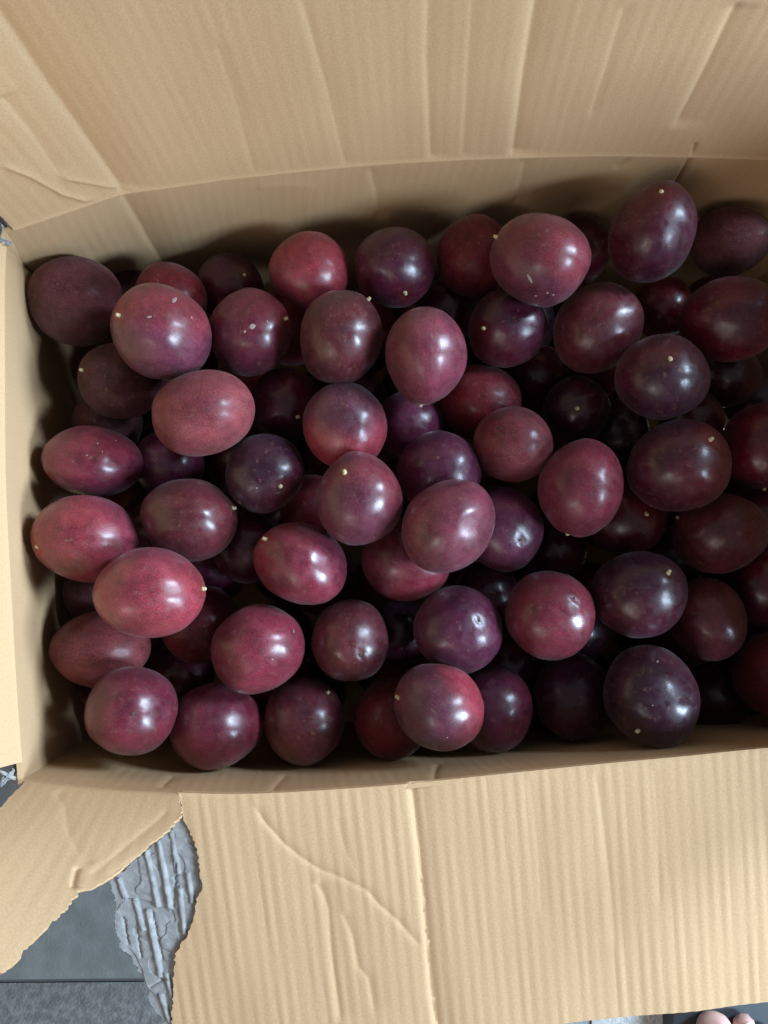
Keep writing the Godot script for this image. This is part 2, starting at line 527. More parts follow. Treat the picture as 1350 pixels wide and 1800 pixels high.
func passion_fruit(label: String, cls: String, at: Vector3, turn: Quaternion, axes: Vector3, nub: Vector3, puck: Vector3, sd: float, group := "", fine := true) -> Node3D:
	var o := thing("passion_fruit", label, "passion fruit", at, group)
	o.quaternion = turn
	var nu := 72 if fine else 28
	var nv := 48 if fine else 18
	var c: Array = SKINS[cls]
	var ca := Vector3(c[0][0], c[0][1], c[0][2])
	var cb := Vector3(c[1][0], c[1][1], c[1][2])
	var tone := 1.0 + 0.16 * sin(sd * 7.31)
	var toward := Vector3(sin(sd * 3.1), cos(sd * 5.7), 0.4 * sin(sd * 1.7)).normalized()
	if cls == "t":
		toward = Vector3(0.9, 0.3, 0.2).normalized() if sd > 40.0 else Vector3(0.2, -0.9, 0.25).normalized()
	var pos := PackedVector3Array()
	var nrm := PackedVector3Array()
	var col := PackedColorArray()
	var idx := PackedInt32Array()
	var m := Vector3.ONE
	for j in nv + 1:
		var th := PI * j / nv
		for i in nu + 1:
			var ph := TAU * i / nu
			var d := Vector3(sin(th) * cos(ph), cos(th), sin(th) * sin(ph))
			var p := d * axes * skin_radius(d, nub, puck, sd)
			pos.append(p)
			# colour of the skin itself: two tones in broad fields, browner mottling, a yellowish ring at the stem
			var t := smoothstep(-0.35, 0.75, d.dot(toward) + 0.9 * noise.get_noise_3d(d.x * 45.0 + sd * 11.0, d.y * 45.0 + sd * 5.0, d.z * 45.0))
			m = ca.lerp(cb, t)
			var mott := 1.0 + 0.30 * noise.get_noise_3d(d.x * 130.0 + sd * 7.0, d.y * 130.0, d.z * 130.0) + 0.22 * noise.get_noise_3d(d.x * 520.0, d.y * 520.0 + sd * 3.0, d.z * 520.0)
			if nub != Vector3.ZERO:
				var k := exp(-pow(acos(clampf(d.dot(nub), -1.0, 1.0)) / 0.24, 2.0))
				m = m.lerp(m * Vector3(1.35, 1.25, 0.8) + Vector3(0.012, 0.008, 0.0), k * 0.8)
			m *= mott * tone
			col.append(Color(m.x, m.y, m.z))
	for j in nv + 1:
		for i in nu + 1:
			var a := pos[j * (nu + 1) + (i - 1 if i > 0 else nu - 1)]
			var b := pos[j * (nu + 1) + (i + 1 if i < nu else 1)]
			var q := pos[maxi(j - 1, 0) * (nu + 1) + i]
			var w := pos[mini(j + 1, nv) * (nu + 1) + i]
			var n := (b - a).cross(w - q)
			var p := pos[j * (nu + 1) + i]
			if j == 0 or j == nv or n.length() < 1e-12:
				n = p
			n = n.normalized()
			nrm.append(n if n.dot(p) > 0.0 else -n)
	for j in nv:
		for i in nu:
			var a := j * (nu + 1) + i
			var q := a + nu + 1
			idx.append_array([a, q, a + 1, a + 1, q, q + 1])
	var arr := []
	arr.resize(Mesh.ARRAY_MAX)
	arr[Mesh.ARRAY_VERTEX] = pos
	arr[Mesh.ARRAY_NORMAL] = nrm
	arr[Mesh.ARRAY_COLOR] = col
	arr[Mesh.ARRAY_INDEX] = idx
	var mesh := ArrayMesh.new()
	mesh.add_surface_from_arrays(Mesh.PRIMITIVE_TRIANGLES, arr)
	part("skin", mesh, skin_mats[c[2]], o)
	if nub != Vector3.ZERO:
		var long := 0.0010 + 0.0012 * absf(sin(sd * 2.3))
		var s := part("stem_stub", lathe([Vector2(0.0024, -0.0016), Vector2(0.0017, -0.0002), Vector2(0.0012, 0.0003), Vector2(0.00105, long * 0.75), Vector2(0.0010, long), Vector2(0.0004, long + 0.0002), Vector2(0.0, long)]), stub_mat, o)
		stand(s, nub, nub * axes * skin_radius(nub, nub, puck, sd), sd)
	if puck != Vector3.ZERO:
		var s := part("blossom_scar", lathe([Vector2(0.0014, -0.0006), Vector2(0.0010, 0.0002), Vector2(0.0, 0.0004)]), dark_scar_mat, o)
		stand(s, puck, puck * axes * skin_radius(puck, nub, puck, sd), sd)
	return o

func stand(s: Node3D, dir: Vector3, at: Vector3, sd: float) -> void:
	var y := dir.normalized()
	y = (y + 0.18 * Vector3(sin(sd * 9.0), cos(sd * 4.0), sin(sd * 6.0))).normalized()
	var x := y.cross(Vector3(0.31, 0.2, 0.93)).normalized()
	s.transform = Transform3D(Basis(x, y, x.cross(y)), at)

func lathe(prof: Array) -> ArrayMesh:
	var st := SurfaceTool.new()
	st.begin(Mesh.PRIMITIVE_TRIANGLES)
	st.set_smooth_group(0)
	var n := 10
	for k in prof.size() - 1:
		var a: Vector2 = prof[k]
		var b: Vector2 = prof[k + 1]
		for i in n:
			var p := TAU * i / n
			var q := TAU * (i + 1) / n
			var a0 := Vector3(a.x * cos(p), a.y, a.x * sin(p))
			var a1 := Vector3(a.x * cos(q), a.y, a.x * sin(q))
			var b0 := Vector3(b.x * cos(p), b.y, b.x * sin(p))
			var b1 := Vector3(b.x * cos(q), b.y, b.x * sin(q))
			for v in [a0, b0, a1]:
				st.add_vertex(v)
			if b.x > 0.0:
				for v in [a1, b0, b1]:
					st.add_vertex(v)
	st.generate_normals()
	return st.commit()

# a corky mark on the skin: a thin uneven lens lying on it, 'dir' in the fruit's own axes
func add_scar(o: Node3D, axes: Vector3, dir: Vector3, long: float, wide: float, ang: float, sd: float) -> void:
	var m := SphereMesh.new()
	m.radial_segments = 14
	m.rings = 7
	m.radius = 0.5
	m.height = 1.0
	var s := part("scar", m, scar_mat, o)
	var n := (dir / axes).normalized()
	var x := (n.cross(Vector3(0, 0, 1)).normalized() if absf(n.z) < 0.9 else n.cross(Vector3(0, 1, 0)).normalized()).rotated(n, ang)
	s.transform = Transform3D(Basis(x * long, n * 0.0006, x.cross(n) * wide), dir * axes * skin_radius(dir, Vector3.ZERO, Vector3.ZERO, sd))

# ---------------------------------------------------------------- foot
func smin(a: float, b: float, k: float) -> float:
	var h := clampf(0.5 + 0.5 * (b - a) / k, 0.0, 1.0)
	return lerpf(b, a, h) - k * h * (1.0 - h)

func field(p: Vector3, bones: Array) -> float:
	var d := 1.0
	for b in bones:
		var a: Vector3 = b[0]
		var e: Vector3 = b[1]
		var t := clampf((p - a).dot(e - a) / (e - a).length_squared(), 0.0, 1.0)
		d = smin(d, p.distance_to(a.lerp(e, t)) - lerpf(b[2], b[3], t), b[4])
	return d

func surface_net(bones: Array, lo: Vector3, hi: Vector3, cell: float) -> ArrayMesh:
	var n := Vector3i(((hi - lo) / cell).ceil()) + Vector3i.ONE
	var val := PackedFloat32Array()
	val.resize(n.x * n.y * n.z)
	for z in n.z:
		for y in n.y:
			for x in n.x:
				val[(z * n.y + y) * n.x + x] = field(lo + Vector3(x, y, z) * cell, bones)
	var at := {}
	var pos := PackedVector3Array()
	var step := [0, 1, n.x, n.x + 1, n.x * n.y, n.x * n.y + 1, n.x * n.y + n.x, n.x * n.y + n.x + 1]
	for z in n.z - 1:
		for y in n.y - 1:
			for x in n.x - 1:
				var k := (z * n.y + y) * n.x + x
				var sum := Vector3.ZERO
				var many := 0
				for e in [[0, 1], [2, 3], [4, 5], [6, 7], [0, 2], [1, 3], [4, 6], [5, 7], [0, 4], [1, 5], [2, 6], [3, 7]]:
					var a: float = val[k + step[e[0]]]
					var b: float = val[k + step[e[1]]]
					if (a < 0.0) != (b < 0.0):
						var t := a / (a - b)
						var pa := Vector3(e[0] & 1, (e[0] >> 1) & 1, e[0] >> 2)
						var pb := Vector3(e[1] & 1, (e[1] >> 1) & 1, e[1] >> 2)
						sum += pa.lerp(pb, t)
						many += 1
				if many:
					at[k] = pos.size()
					pos.append(lo + (Vector3(x, y, z) + sum / many) * cell)
	var idx := PackedInt32Array()
	for z in range(1, n.z - 1):
		for y in range(1, n.y - 1):
			for x in range(1, n.x - 1):
				var k := (z * n.y + y) * n.x + x
				for axis in 3:
					var s: int = [1, n.x, n.x * n.y][axis]
					var p: int = [n.x, n.x * n.y, 1][axis]
					var q: int = [n.x * n.y, 1, n.x][axis]
					if (val[k] < 0.0) != (val[k + s] < 0.0):
						var quad := [k, k - p, k - p - q, k - q]
						if not (at.has(quad[0]) and at.has(quad[1]) and at.has(quad[2]) and at.has(quad[3])):
							continue
						var a: int = at[quad[0]]
						var b: int = at[quad[1]]
						var c: int = at[quad[2]]
						var d: int = at[quad[3]]
						if val[k] < 0.0:
							idx.append_array([a, c, b, a, d, c])
						else:
							idx.append_array([a, b, c, a, c, d])
	var nrm := PackedVector3Array()
	for p in pos:
		var e := 0.001
		nrm.append(Vector3(field(p + Vector3(e, 0, 0), bones) - field(p - Vector3(e, 0, 0), bones), field(p + Vector3(0, e, 0), bones) - field(p - Vector3(0, e, 0), bones), field(p + Vector3(0, 0, e), bones) - field(p - Vector3(0, 0, e), bones)).normalized())
	var arr := []
	arr.resize(Mesh.ARRAY_MAX)
	arr[Mesh.ARRAY_VERTEX] = pos
	arr[Mesh.ARRAY_NORMAL] = nrm
	arr[Mesh.ARRAY_INDEX] = idx
	var m := ArrayMesh.new()
	m.add_surface_from_arrays(Mesh.PRIMITIVE_TRIANGLES, arr)
	return m

func build_person() -> void:
	var o := thing("person", "bare toes in a dark sandal at the edge of the flat flap", "person", FOOT_AT)
	var skin := StandardMaterial3D.new()
	skin.albedo_texture = grain(51, 0.03, lin(0.50, 0.29, 0.25), lin(0.60, 0.37, 0.31), 4, 256)
	skin.uv1_triplanar = true
	skin.uv1_scale = Vector3.ONE * 12.0
	skin.roughness = 0.5
	skin.subsurf_scatter_enabled = true
	skin.subsurf_scatter_strength = 0.15
	# foot pointing to -z, big toe at the origin's tip; each toe is a chain of two bones
	var h := 0.024
	var bones := []
	var toes := [[0.0, 0.0, 0.0150], [0.0265, 0.004, 0.0092], [0.0465, 0.014, 0.0085], [0.0640, 0.027, 0.0080], [0.0790, 0.043, 0.0078]]
	for t in toes:
		var x: float = t[0]
		var z: float = t[1]
		var r: float = t[2]
		bones.append([Vector3(x, h + r * 0.75, z + r), Vector3(x, h + r * 1.25, z + r + 0.022), r, r * 0.88, 0.003])
		bones.append([Vector3(x, h + r * 1.25, z + r + 0.022), Vector3(x * 0.92 + 0.002, h + 0.020, z * 0.6 + 0.065), r * 0.88, 0.016, 0.006])
	for x in [0.004, 0.024, 0.044, 0.064]:
		bones.append([Vector3(x, h + 0.018, 0.066 + x * 0.35), Vector3(0.034 + x * 0.12, h + 0.052, 0.19), 0.020, 0.030, 0.014])
	bones.append([Vector3(0.036, h + 0.034, 0.18), Vector3(0.036, h + 0.030, 0.235), 0.032, 0.030, 0.02])
	bones.append([Vector3(0.036, h + 0.06, 0.20), Vector3(0.036, h + 0.13, 0.215), 0.036, 0.036, 0.02])
	bones.append([Vector3(0.036, h + 0.13, 0.215), Vector3(0.034, h + 0.36, 0.235), 0.036, 0.056, 0.02])
	part("skin", surface_net(bones, Vector3(-0.05, 0.0, -0.02), Vector3(0.13, 0.44, 0.31), 0.005), skin, o)
	var nail := StandardMaterial3D.new()
	nail.albedo_color = lin(0.62, 0.42, 0.38)
	nail.roughness = 0.3
	for t in toes:
		var r: float = t[2]
		var s := SphereMesh.new()
		s.radius = 0.5
		s.height = 1.0
		s.radial_segments = 16
		s.rings = 8
		var nn := part("toenail", s, nail, o)
		nn.transform = Transform3D(Basis(Vector3(r * 1.25, 0, 0), Vector3(0, 0.003, 0.0008), Vector3(0, -0.002, r * 1.3)), Vector3(t[0], h + r * 1.72, t[1] + r * 0.75))
	var rubber := StandardMaterial3D.new()
	rubber.albedo_color = lin(0.035, 0.042, 0.048)
	rubber.roughness = 0.55
	var sole := CSGPolygon3D.new()
	sole.name = "sandal_sole"
	sole.polygon = PackedVector2Array([Vector2(-0.030, 0.02), Vector2(-0.026, -0.004), Vector2(-0.012, -0.018), Vector2(0.012, -0.019), Vector2(0.038, -0.010), Vector2(0.064, 0.006), Vector2(0.090, 0.030), Vector2(0.099, 0.055), Vector2(0.098, 0.09), Vector2(0.082, 0.15), Vector2(0.077, 0.22), Vector2(0.068, 0.262), Vector2(0.036, 0.278), Vector2(0.004, 0.262), Vector2(-0.006, 0.22), Vector2(-0.008, 0.15), Vector2(-0.026, 0.09)])
	sole.depth = 0.022
	sole.material = rubber
	sole.rotation = Vector3(PI / 2, 0, 0)
	sole.position = Vector3(0, 0.001, 0)
	o.add_child(sole, true)
	var strap := sheet(func(u: float, v: float) -> Vector3:
			var a := PI * u / 0.16
			return Vector3(0.036 - cos(a) * 0.066, 0.012 + sin(a) * 0.068, 0.075 + v + 0.02 * u / 0.16),
		func(_u: float, _v: float) -> float: return 0.0, func(_v: float) -> float: return 0.0, func(_v: float) -> float: return 0.16,
		0.0, 0.045, 30, 6, 0.004, Vector3.UP)
	part("sandal_strap", strap, rubber, o)

# ---------------------------------------------------------------- floor
func slab(x0: float, x1: float, z0: float, z1: float, sd: float) -> ArrayMesh:
	# a cast slab with worn rounded edges and a faintly uneven top
	var n := 40
	var m := 40
	return sheet(func(u: float, v: float) -> Vector3: return Vector3(x0 + u, 0.0, z0 + v),
		func(u: float, v: float) -> float:
			var e := minf(minf(u, x1 - x0 - u), minf(v, z1 - z0 - v))
			return 0.0006 * wave.get_noise_2d(u * 120.0 + sd, v * 120.0) - 0.004 * exp(-e / 0.003),
		func(_v: float) -> float: return 0.0, func(_v: float) -> float: return x1 - x0, 0.0, z1 - z0, n, m, 0.03, Vector3.UP)

func build_floor() -> void:
	var o := Node3D.new()
	o.name = "floor"
	o.set_meta("kind", "structure")
	add_child(o, true)
	var mats := []
	for k in 3:
		var c := StandardMaterial3D.new()
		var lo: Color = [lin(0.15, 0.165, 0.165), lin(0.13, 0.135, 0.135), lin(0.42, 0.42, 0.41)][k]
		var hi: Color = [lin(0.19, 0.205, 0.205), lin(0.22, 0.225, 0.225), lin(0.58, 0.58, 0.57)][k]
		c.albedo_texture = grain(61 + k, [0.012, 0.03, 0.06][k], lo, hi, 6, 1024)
		c.uv1_triplanar = true
		c.uv1_world_triplanar = true
		c.uv1_scale = Vector3.ONE * 3.1
		c.roughness = 0.8
		c.normal_enabled = true
		c.normal_texture = relief(71 + k, 0.2, [0.5, 1.2, 1.0][k], 4)
		mats.append(c)
	var edges_x := [-1.55, -0.95, -0.35, 0.19, 0.79, 1.45]
	var zs := [JOINT_Z - 1.2, JOINT_Z - 0.6, JOINT_Z, JOINT_Z + 0.6, JOINT_Z + 1.2]
	for i in 5:
		for j in 4:
			part("slab", slab(edges_x[i] + 0.0015, edges_x[i + 1] - 0.0015, zs[j] + 0.0015, zs[j + 1] - 0.0015, i * 7.0 + j * 31.0), mats[2 if i >= 3 else 1 if j >= 2 else 0], o)  # window-side slabs: the overexposed brightness is put into a paler colour
	var bed := BoxMesh.new()
	bed.size = Vector3(40, 0.02, 40)
	var mortar := StandardMaterial3D.new()
	mortar.albedo_color = lin(0.10, 0.10, 0.10)
	mortar.roughness = 0.95
	part("bedding", bed, mortar, o).position = Vector3(0, -0.0155, 0)

func lamp(called: String, at: Vector3, aim: Vector3, size: Vector2, energy: float, tint: Color) -> void:
	var l := AreaLight3D.new()
	l.name = called
	l.area_size = size
	l.light_energy = energy
	l.light_color = tint
	l.shadow_enabled = true
	l.area_range = 30.0
	add_child(l)
	l.look_at_from_position(at, aim, Vector3.UP if absf((aim - at).normalized().y) < 0.95 else Vector3.FORWARD)

func _ready() -> void:
	# camera: held above the box, tipped slightly forward
	var cam := Camera3D.new()
	cam.name = "camera"
	cam.fov = 67.3
	cam.near = 0.02
	cam.far = 100.0
	add_child(cam)
	cam.look_at_from_position(Vector3(0, 0.695, 0), Vector3(0, 0.695, 0) + Vector3(25.0 / 1352.0, -1, -140.0 / 1352.0), Vector3(0, 0, -1))
	cam.current = true
	var env := Environment.new()
	env.background_mode = Environment.BG_COLOR
	env.background_color = Color(0.86, 0.88, 0.92)
	env.background_energy_multiplier = 0.29
	env.tonemap_mode = Environment.TONE_MAPPER_LINEAR
	env.tonemap_exposure = 1.0
	env.sdfgi_enabled = true
	env.ssao_enabled = true
	env.ssil_enabled = true
	var we := WorldEnvironment.new()
	we.name = "environment"
	we.environment = env
	add_child(we)
	# daylight from two openings on one side of the room and a broad fill behind the viewer
	lamp("window_light", Vector3(1.32, 1.0, -0.56), Vector3(0, 0.25, -0.07), Vector2(0.32, 0.62), 5.0, Color(0.80, 0.905, 1.0))
	lamp("window_light_001", Vector3(1.34, 1.0, 0.46), Vector3(0, 0.25, -0.07), Vector2(0.32, 0.62), 5.0, Color(0.80, 0.905, 1.0))
	lamp("broad_fill_light", Vector3(-1.5, 2.3, 2.6), Vector3(0, 0.25, -0.07), Vector2(2.6, 1.9), 2.9, Color(1.0, 0.93, 0.84))  # soft fill, enlarged until its own highlight on the fruits fades
	lamp("added_glint_light", Vector3(-0.80, 1.25, 1.05), Vector3(0, 0.25, -0.07), Vector2(0.20, 0.20), 0.12, Color(0.92, 0.96, 1.0))  # small unseen source added to put a crisp glint on the skins

	noise.seed = 11
	noise.noise_type = FastNoiseLite.TYPE_SIMPLEX_SMOOTH
	noise.frequency = 0.01
	noise.fractal_type = FastNoiseLite.FRACTAL_NONE
	wave.seed = 4
	wave.noise_type = FastNoiseLite.TYPE_SIMPLEX_SMOOTH
	wave.frequency = 0.05
	wave.fractal_octaves = 2
	make_materials()
	build_floor()
	rims["back"] = rim_curve([Vector2(-0.2079, -0.2045), Vector2(-0.1869, -0.2122), Vector2(-0.1652, -0.2203), Vector2(-0.1434, -0.2281), Vector2(-0.1207, -0.2318), Vector2(-0.0985, -0.2354), Vector2(-0.0762, -0.2388), Vector2(-0.0037, -0.2472), Vector2(0.0461, -0.2509), Vector2(0.0928, -0.2532), Vector2(0.1364, -0.2547), Vector2(0.1835, -0.2545), Vector2(0.2341, -0.2533), Vector2(0.3100, -0.2490)])
	rims["front"] = rim_curve([Vector2(-0.1843, 0.0993), Vector2(-0.1450, 0.1039), Vector2(-0.1013, 0.1067), Vector2(-0.0665, 0.1075), Vector2(-0.0271, 0.1059), Vector2(0.0216, 0.1026), Vector2(0.0706, 0.0978), Vector2(0.1231, 0.0929), Vector2(0.1697, 0.0889), Vector2(0.2166, 0.0846), Vector2(0.2980, 0.0790)])
	rims["left"] = rim_curve([Vector2(-0.2079, -0.2045), Vector2(-0.2079, -0.1735), Vector2(-0.2054, -0.1238), Vector2(-0.2016, -0.0594), Vector2(-0.1954, 0.0031), Vector2(-0.1896, 0.0578), Vector2(-0.1843, 0.0993)])
	rims["right"] = rim_curve([Vector2(0.3100, -0.2490), Vector2(0.3140, -0.1600), Vector2(0.3120, -0.0500), Vector2(0.3060, 0.0300), Vector2(0.2980, 0.0790)])
	add_crease("flap_back", [Vector2(0.0699, 0.1308), Vector2(0.0693, 0.0867), Vector2(0.0699, 0.0441), Vector2(0.0699, 0.0020)], -0.0022, 0.0020, 0.0070, 1.0, false)
	add_crease("flap_back", [Vector2(0.0484, 0.0932), Vector2(0.0489, 0.0687), Vector2(0.0466, 0.0286)], -0.0012, 0.0018, 0.0060, 1.0, true)
	add_crease("flap_back", [Vector2(0.0256, 0.0521), Vector2(0.0338, 0.0366), Vector2(0.0408, 0.0160), Vector2(0.0489, 0.0045), Vector2(0.0565, 0.0000)], 0.0011, 0.0010, 0.0022, 1.0, true)
	add_crease("flap_back", [Vector2(0.0466, 0.0286), Vector2(0.0554, 0.0190), Vector2(0.0647, 0.0095), Vector2(0.0705, 0.0045), Vector2(0.0804, 0.0000)], 0.0009, 0.0009, 0.0020, 1.0, true)
	add_crease("flap_back", [Vector2(0.2465, 0.1168), Vector2(0.2459, 0.0832), Vector2(0.2488, 0.0025)], -0.0012, 0.0018, 0.0080, 1.0, false)
	add_crease("flap_back", [Vector2(0.2937, 0.1148), Vector2(0.2942, 0.0692), Vector2(0.2966, 0.0005)], -0.0024, 0.0022, 0.0100, 1.0, false)
	add_crease("flap_back", [Vector2(0.3840, 0.1138), Vector2(0.3846, 0.0717), Vector2(0.3840, 0.0241)], -0.0020, 0.0022, 0.0100, 1.0, true)
	add_crease("flap_back", [Vector2(0.1923, 0.1213), Vector2(0.1964, 0.0682), Vector2(0.1987, 0.0015)], -0.0007, 0.0014, 0.0040, 1.0, false)
	add_crease("flap_back", [Vector2(0.1509, 0.1047), Vector2(0.1497, 0.0541), Vector2(0.1462, 0.0000)], -0.0005, 0.0014, 0.0030, 1.0, true)
	add_crease("flap_back", [Vector2(0.3339, 0.1133), Vector2(0.3350, 0.0717), Vector2(0.3350, 0.0326)], -0.0006, 0.0014, 0.0050, 1.0, true)
	add_crease("flap_back", [Vector2(0.4009, 0.0110), Vector2(0.4015, 0.0000)], -0.0016, 0.0006, 0.0008, 1.0, false)
	add_crease("flap_back", [Vector2(0.2657, 0.1158), Vector2(0.2663, 0.0742), Vector2(0.2669, 0.0055)], -0.0005, 0.0012, 0.0040, 1.0, false)
	add_crease("wall_back", [Vector2(0.0688, 0.0040), Vector2(0.0723, 0.0466), Vector2(0.0746, 0.1103)], -0.0018, 0.0015, 0.0070, -1.0, false)
	add_crease("wall_back", [Vector2(0.2138, 0.0050), Vector2(0.2197, 0.0401), Vector2(0.2243, 0.0792)], -0.0010, 0.0013, 0.0060, -1.0, true)
	add_crease("wall_back", [Vector2(0.3047, 0.0035), Vector2(0.3082, 0.0331), Vector2(0.3117, 0.0662)], -0.0010, 0.0013, 0.0060, -1.0, true)
	add_crease("wall_back", [Vector2(0.4020, 0.0010), Vector2(0.4038, 0.0180), Vector2(0.4073, 0.0531)], -0.0020, 0.0006, 0.0008, -1.0, false)
	add_crease("wall_back", [Vector2(0.3624, 0.0135), Vector2(0.3659, 0.0075)], -0.0014, 0.0012, 0.0016, 1.0, false)
	add_crease("wall_back", [Vector2(0.1462, 0.0160), Vector2(0.1631, 0.0170), Vector2(0.1835, 0.0231)], 0.0005, 0.0012, 0.0020, -1.0, true)
	add_crease("flap_front", [Vector2(0.2072, 0.0020), Vector2(0.2077, 0.0331), Vector2(0.2072, 0.0657), Vector2(0.2067, 0.0952), Vector2(0.2061, 0.1188), Vector2(0.2072, 0.1393)], -0.0024, 0.0016, 0.0090, -1.0, false)
	add_crease("flap_front", [Vector2(0.1216, 0.0045), Vector2(0.1265, 0.0160), Vector2(0.1356, 0.0291), Vector2(0.1437, 0.0376), Vector2(0.1523, 0.0446), Vector2(0.1642, 0.0506), Vector2(0.1771, 0.0581), Vector2(0.1825, 0.0667), Vector2(0.1921, 0.0772), Vector2(0.1991, 0.0877), Vector2(0.2056, 0.0957)], -0.0008, 0.0010, 0.0024, -1.0, true)
	add_crease("flap_front", [Vector2(0.1491, 0.0511), Vector2(0.1534, 0.0596), Vector2(0.1550, 0.0682), Vector2(0.1534, 0.0942), Vector2(0.1539, 0.1213), Vector2(0.1539, 0.1348)], -0.0008, 0.0014, 0.0042, -1.0, true)
	add_crease("flap_front", [Vector2(0.1652, 0.0150), Vector2(0.1668, 0.0266), Vector2(0.1685, 0.0361), Vector2(0.1722, 0.0446)], -0.0002, 0.0010, 0.0028, -1.0, true)
	add_crease("flap_front", [Vector2(0.1620, 0.0687), Vector2(0.1663, 0.0852), Vector2(0.1674, 0.1022), Vector2(0.1722, 0.1093), Vector2(0.1733, 0.1328)], -0.0006, 0.0011, 0.0028, -1.0, true)
	add_crease("flap_front", [Vector2(0.3068, 0.0020), Vector2(0.3095, 0.0341), Vector2(0.3111, 0.0702), Vector2(0.3116, 0.1103)], -0.0005, 0.0018, 0.0042, -1.0, true)
	add_crease("flap_front", [Vector2(0.3391, 0.0035), Vector2(0.3396, 0.0371), Vector2(0.3369, 0.0862)], -0.0004, 0.0016, 0.0042, -1.0, true)
	add_crease("flap_front", [Vector2(0.2713, 0.0015), Vector2(0.2723, 0.0401), Vector2(0.2718, 0.0862)], -0.0004, 0.0015, 0.0042, -1.0, true)
	add_crease("wall_front", [Vector2(0.2304, 0.0647), Vector2(0.2255, 0.0416), Vector2(0.2201, 0.0045)], -0.0012, 0.0010, 0.0020, 1.0, true)
	add_crease("wall_front", [Vector2(0.1389, 0.0657), Vector2(0.1346, 0.0316), Vector2(0.1319, 0.0050)], -0.0010, 0.0010, 0.0030, 1.0, true)
	add_crease("wall_front", [Vector2(0.0737, 0.0601), Vector2(0.0721, 0.0341), Vector2(0.0721, 0.0145)], -0.0012, 0.0012, 0.0030, 1.0, true)
	add_crease("wall_left", [Vector2(0.0064, 0.0045), Vector2(0.0024, 0.0376), Vector2(0.0000, 0.0682)], -0.0040, 0.0020, 0.0060, -1.0, false)
	add_crease("piece", [Vector2(0.0188, 0.0055), Vector2(0.0301, 0.0185), Vector2(0.0371, 0.0341), Vector2(0.0468, 0.0461), Vector2(0.0554, 0.0516)], -0.0005, 0.0015, 0.0040, -1.0, true)
	add_crease("piece", [Vector2(0.0877, 0.0205), Vector2(0.0743, 0.0396), Vector2(0.0630, 0.0556)], -0.0004, 0.0012, 0.0030, -1.0, true)
	add_crease("piece", [Vector2(0.0813, 0.0100), Vector2(0.0673, 0.0341), Vector2(0.0544, 0.0596)], -0.0004, 0.0012, 0.0030, -1.0, true)
	add_crease("piece", [Vector2(0.0490, 0.0556), Vector2(0.0495, 0.0596), Vector2(0.0506, 0.0647)], -0.0016, 0.0006, 0.0008, -1.0, false)
	build_box()
	build_fruits()
	build_person()

func build_fruits() -> void:
	var o: Node3D
	for r in FRUITS:
		o = passion_fruit(r[0], r[1], r[2], r[3], r[4], r[5], r[6], r[7])
		if r.size() > 8:
			for s in r[8]:
				add_scar(o, r[4], s[0], s[1], s[2], s[3], r[7])
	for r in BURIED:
		passion_fruit(r[0], r[1], r[2], Quaternion.IDENTITY, r[3], Vector3.ZERO, Vector3.ZERO, r[4], "passion fruits buried in the heap", false)

